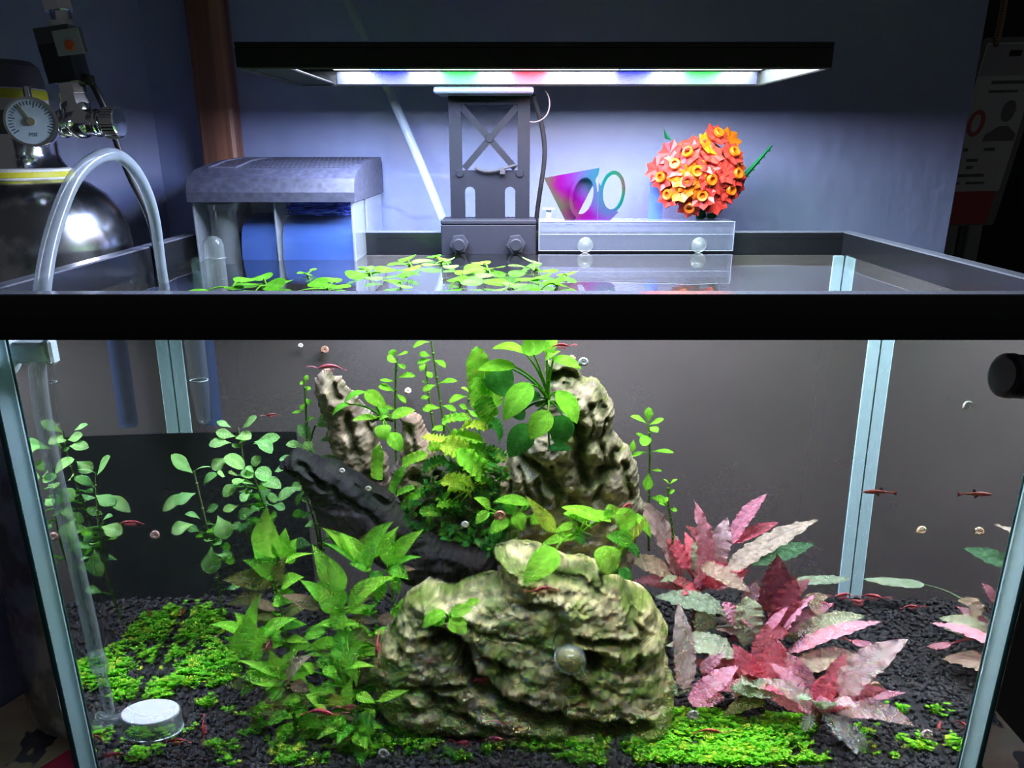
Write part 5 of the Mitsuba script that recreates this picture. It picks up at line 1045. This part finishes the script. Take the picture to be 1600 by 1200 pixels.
# ================================================================ floating plants
FL = [
    ('floating plant nearest the glass vial', [(-0.2133, 0.0843), (-0.1938, 0.0956), (-0.1984, 0.1274), (-0.1860, 0.1026)]),
    ('floating plant between the glass vial and the filter spillway', [(-0.1879, 0.1353), (-0.1683, 0.1122), (-0.1697, 0.1026), (-0.1776, 0.0799)]),
    ('tiny floating sprig under the filter spillway', [(-0.1674, 0.1604), (-0.1610, 0.1724), (-0.1595, 0.1518)]),
    ('floating plant in front of the filter spillway', [(-0.1430, 0.1122), (-0.1340, 0.1222), (-0.1413, 0.0888), (-0.1324, 0.1002), (-0.1242, 0.0979), (-0.1230, 0.0778)]),
    ('floating plant right of the filter above the pale stone', [(-0.1227, 0.1754), (-0.1088, 0.1353), (-0.1061, 0.1693), (-0.1233, 0.1490), (-0.1209, 0.1816)]),
    ('pair of floating leaves before the left corner of the clamp box', [(-0.0932, 0.1172), (-0.0837, 0.1026), (-0.0860, 0.1490)]),
    ('floating plant at the foot of the clear rod', [(-0.0977, 0.2291), (-0.1016, 0.2011), (-0.0874, 0.1816), (-0.0829, 0.2113)]),
    ('floating plant just left of the clamp box', [(-0.0774, 0.2440), (-0.0628, 0.2183), (-0.0743, 0.1978), (-0.0697, 0.2365), (-0.0586, 0.1912)]),
    ('floating plant under the left clamp screw', [(-0.0486, 0.1274), (-0.0516, 0.0821), (-0.0382, 0.1172), (-0.0457, 0.1604)]),
    ('floating plant under the right clamp screw', [(-0.0352, 0.2078), (-0.0228, 0.1816), (-0.0291, 0.1490), (-0.0152, 0.1518), (-0.0387, 0.1724)]),
    ('floating plant with the biggest leaves under the middle of the light', [(-0.0083, 0.1098), (-0.0155, 0.0910), (-0.0215, 0.1172), (0.0012, 0.1274)]),
    ('floating plant at the left end of the acrylic ledge', [(0.0057, 0.2183), (0.0167, 0.1634), (-0.0060, 0.1880), (0.0101, 0.1380)]),
    ('rightmost floating plant before the scissors', [(0.0068, 0.0843), (0.0253, 0.1002), (0.0305, 0.1546), (0.0185, 0.1172)])]
rf = np.random.RandomState(12)
for lb, pts in FL:
    k = key_of('floating_plant'); lab(k, lb, 'floating plant', 'floating plants on the water'); c0 = np.mean(pts, axis=0)
    tiny = 'tiny' in lb
    for x, y in pts:
        r = (.0030 if tiny else rf.uniform(.0072, .0098)) * (1.15 if 'biggest' in lb else 1)
        u = np.array([x, y]) - c0 + rf.normal(0, .004, 2); u /= np.linalg.norm(u)
        z = WZ + .0016 + rf.uniform(0, .0008)
        m, C = leaf((x - u[0] * r, y - u[1] * r, z), (x + u[0] * r, y + u[1] * r, z + rf.uniform(-.0004, .0016)), r * 1.75, [(.045, .16, .010), (.035, .12, .010), (.055, .18, .012), (.07, .17, .03)][rf.randint(4)], 'round', n=(0, 0, 1), bow=.03, fold=.06, root=(c0[0], c0[1], WZ + .0006), pr=.0006, vein=.15)
        part(k, 'leaf', m, 'leaf', C, smooth=True)
    rt = [tube(spline([(c0[0] + rf.normal(0, .001), c0[1] + rf.normal(0, .001), WZ + .0005), (c0[0] + rf.normal(0, .003), c0[1] + rf.normal(0, .003), WZ - .010), (c0[0] + rf.normal(0, .005), c0[1] + rf.normal(0, .005), WZ - rf.uniform(.018, .03))], 8), .0003, 4) for i in range(2 if tiny else 5)]
    part(k, 'roots', cat(rt), 'wet', (.16, .17, .09), smooth=False)
# ================================================================ dark room to the right
BG = lab('id_badge', 'dim identity card in a plastic holder hanging in the dark at the right', 'badge')
bo = np.array((.5964, .6, .5229)); bxv = np.array([.97, 0, .02]); bxv /= np.linalg.norm(bxv); byv = np.array([.13, 0, .99]); byv /= np.linalg.norm(byv)
BT = lambda d=0: basis(bo + np.array([0, -1, 0]) * d, bxv, byv, (0, -1, 0))
part(BG, 'holder', extr(sbox(-.040, -.118, .036, .102).buffer(.004), .002, BT(-.0025)), 'satin', (.10, .10, .10), smooth=False)
ck = part(BG, 'card', extr(sbox(-.038, -.076, .030, .098).buffer(.002), .0006, BT(0)), 'satin', (.36, .36, .36), smooth=False)
add(ck + '__header', extr(sbox(-.038, .062, .030, .098), .0002, BT(.0006)), 'satin', (.22, .22, .23), smooth=False)
add(ck + '__emblem', extr(shapely.affinity.scale(Point(-.024, .006).buffer(.0135), .8, 1.2).difference(shapely.affinity.scale(Point(-.024, .006).buffer(.009), .6, 1.2)), .0002, BT(.0006)), 'satin', (.30, .05, .05), smooth=False)
add(ck + '__portrait', extr(shapely.affinity.scale(Point(.012, .020).buffer(.009), .95, 1.45).union(Polygon([(-.010, -.016), (-.008, -.008), (.006, .002), (.018, .002), (.030, -.008), (.030, -.016)])), .0002, BT(.0006)), 'satin', (.10, .09, .09), smooth=False)
wb = [sbox(-.020, .052, .022, .056), sbox(-.020, .042, .016, .045), sbox(-.030, -.028, -.024, -.024), sbox(-.004, -.028, .010, -.024), sbox(-.022, -.041, -.008, -.037), sbox(-.020, -.050, -.011, -.046), sbox(-.034, -.060, .006, -.056), sbox(-.036, -.069, -.022, -.066), sbox(-.014, -.069, .010, -.066)]
add(ck + '__print', cat(*[extr(w, .0002, BT(.0006)) for w in wb]), 'satin', (.06, .06, .06), smooth=False); labels[ck + '__print'] = {'kind': 'stuff', 'label': 'small dark print'}
part(BG, 'red_foot', extr(sbox(-.040, -.118, .026, -.080).buffer(.002), .0012, BT(0)), 'satin', (.28, .02, .025), smooth=False, label='dark red strip')
part(BG, 'slot', extr(sbox(-.009, .084, .006, .091), .0002, BT(.0009)), 'matte', (.01, .01, .01), smooth=False)
k = lab('lanyard', 'gold chain lanyard holding the identity card', 'lanyard')
lp = spline([np.array((.5789, .6, .689)), np.array((.5813, .6, .6544)), np.array((.5803, .6, .6205))], 22)
add(k, cat(*[ball(p, .0042, 1) for p in lp]), 'gloss', (.16, .10, .03), smooth=True)
for i, x in enumerate((1482, 1508)):
    k = lab(key_of('post'), ('grey post at the wall end below the identity card', 'wider grey post right of the other below the identity card')[i], 'post')
    q = np.array((.662, .75, .38)); add(k, bx(q[0] - .013 + i * .030, q[0] + .003 + i * .036, .75, .77, -.9, .42, .002), 'satin', (.16, .17, .16), smooth=False)
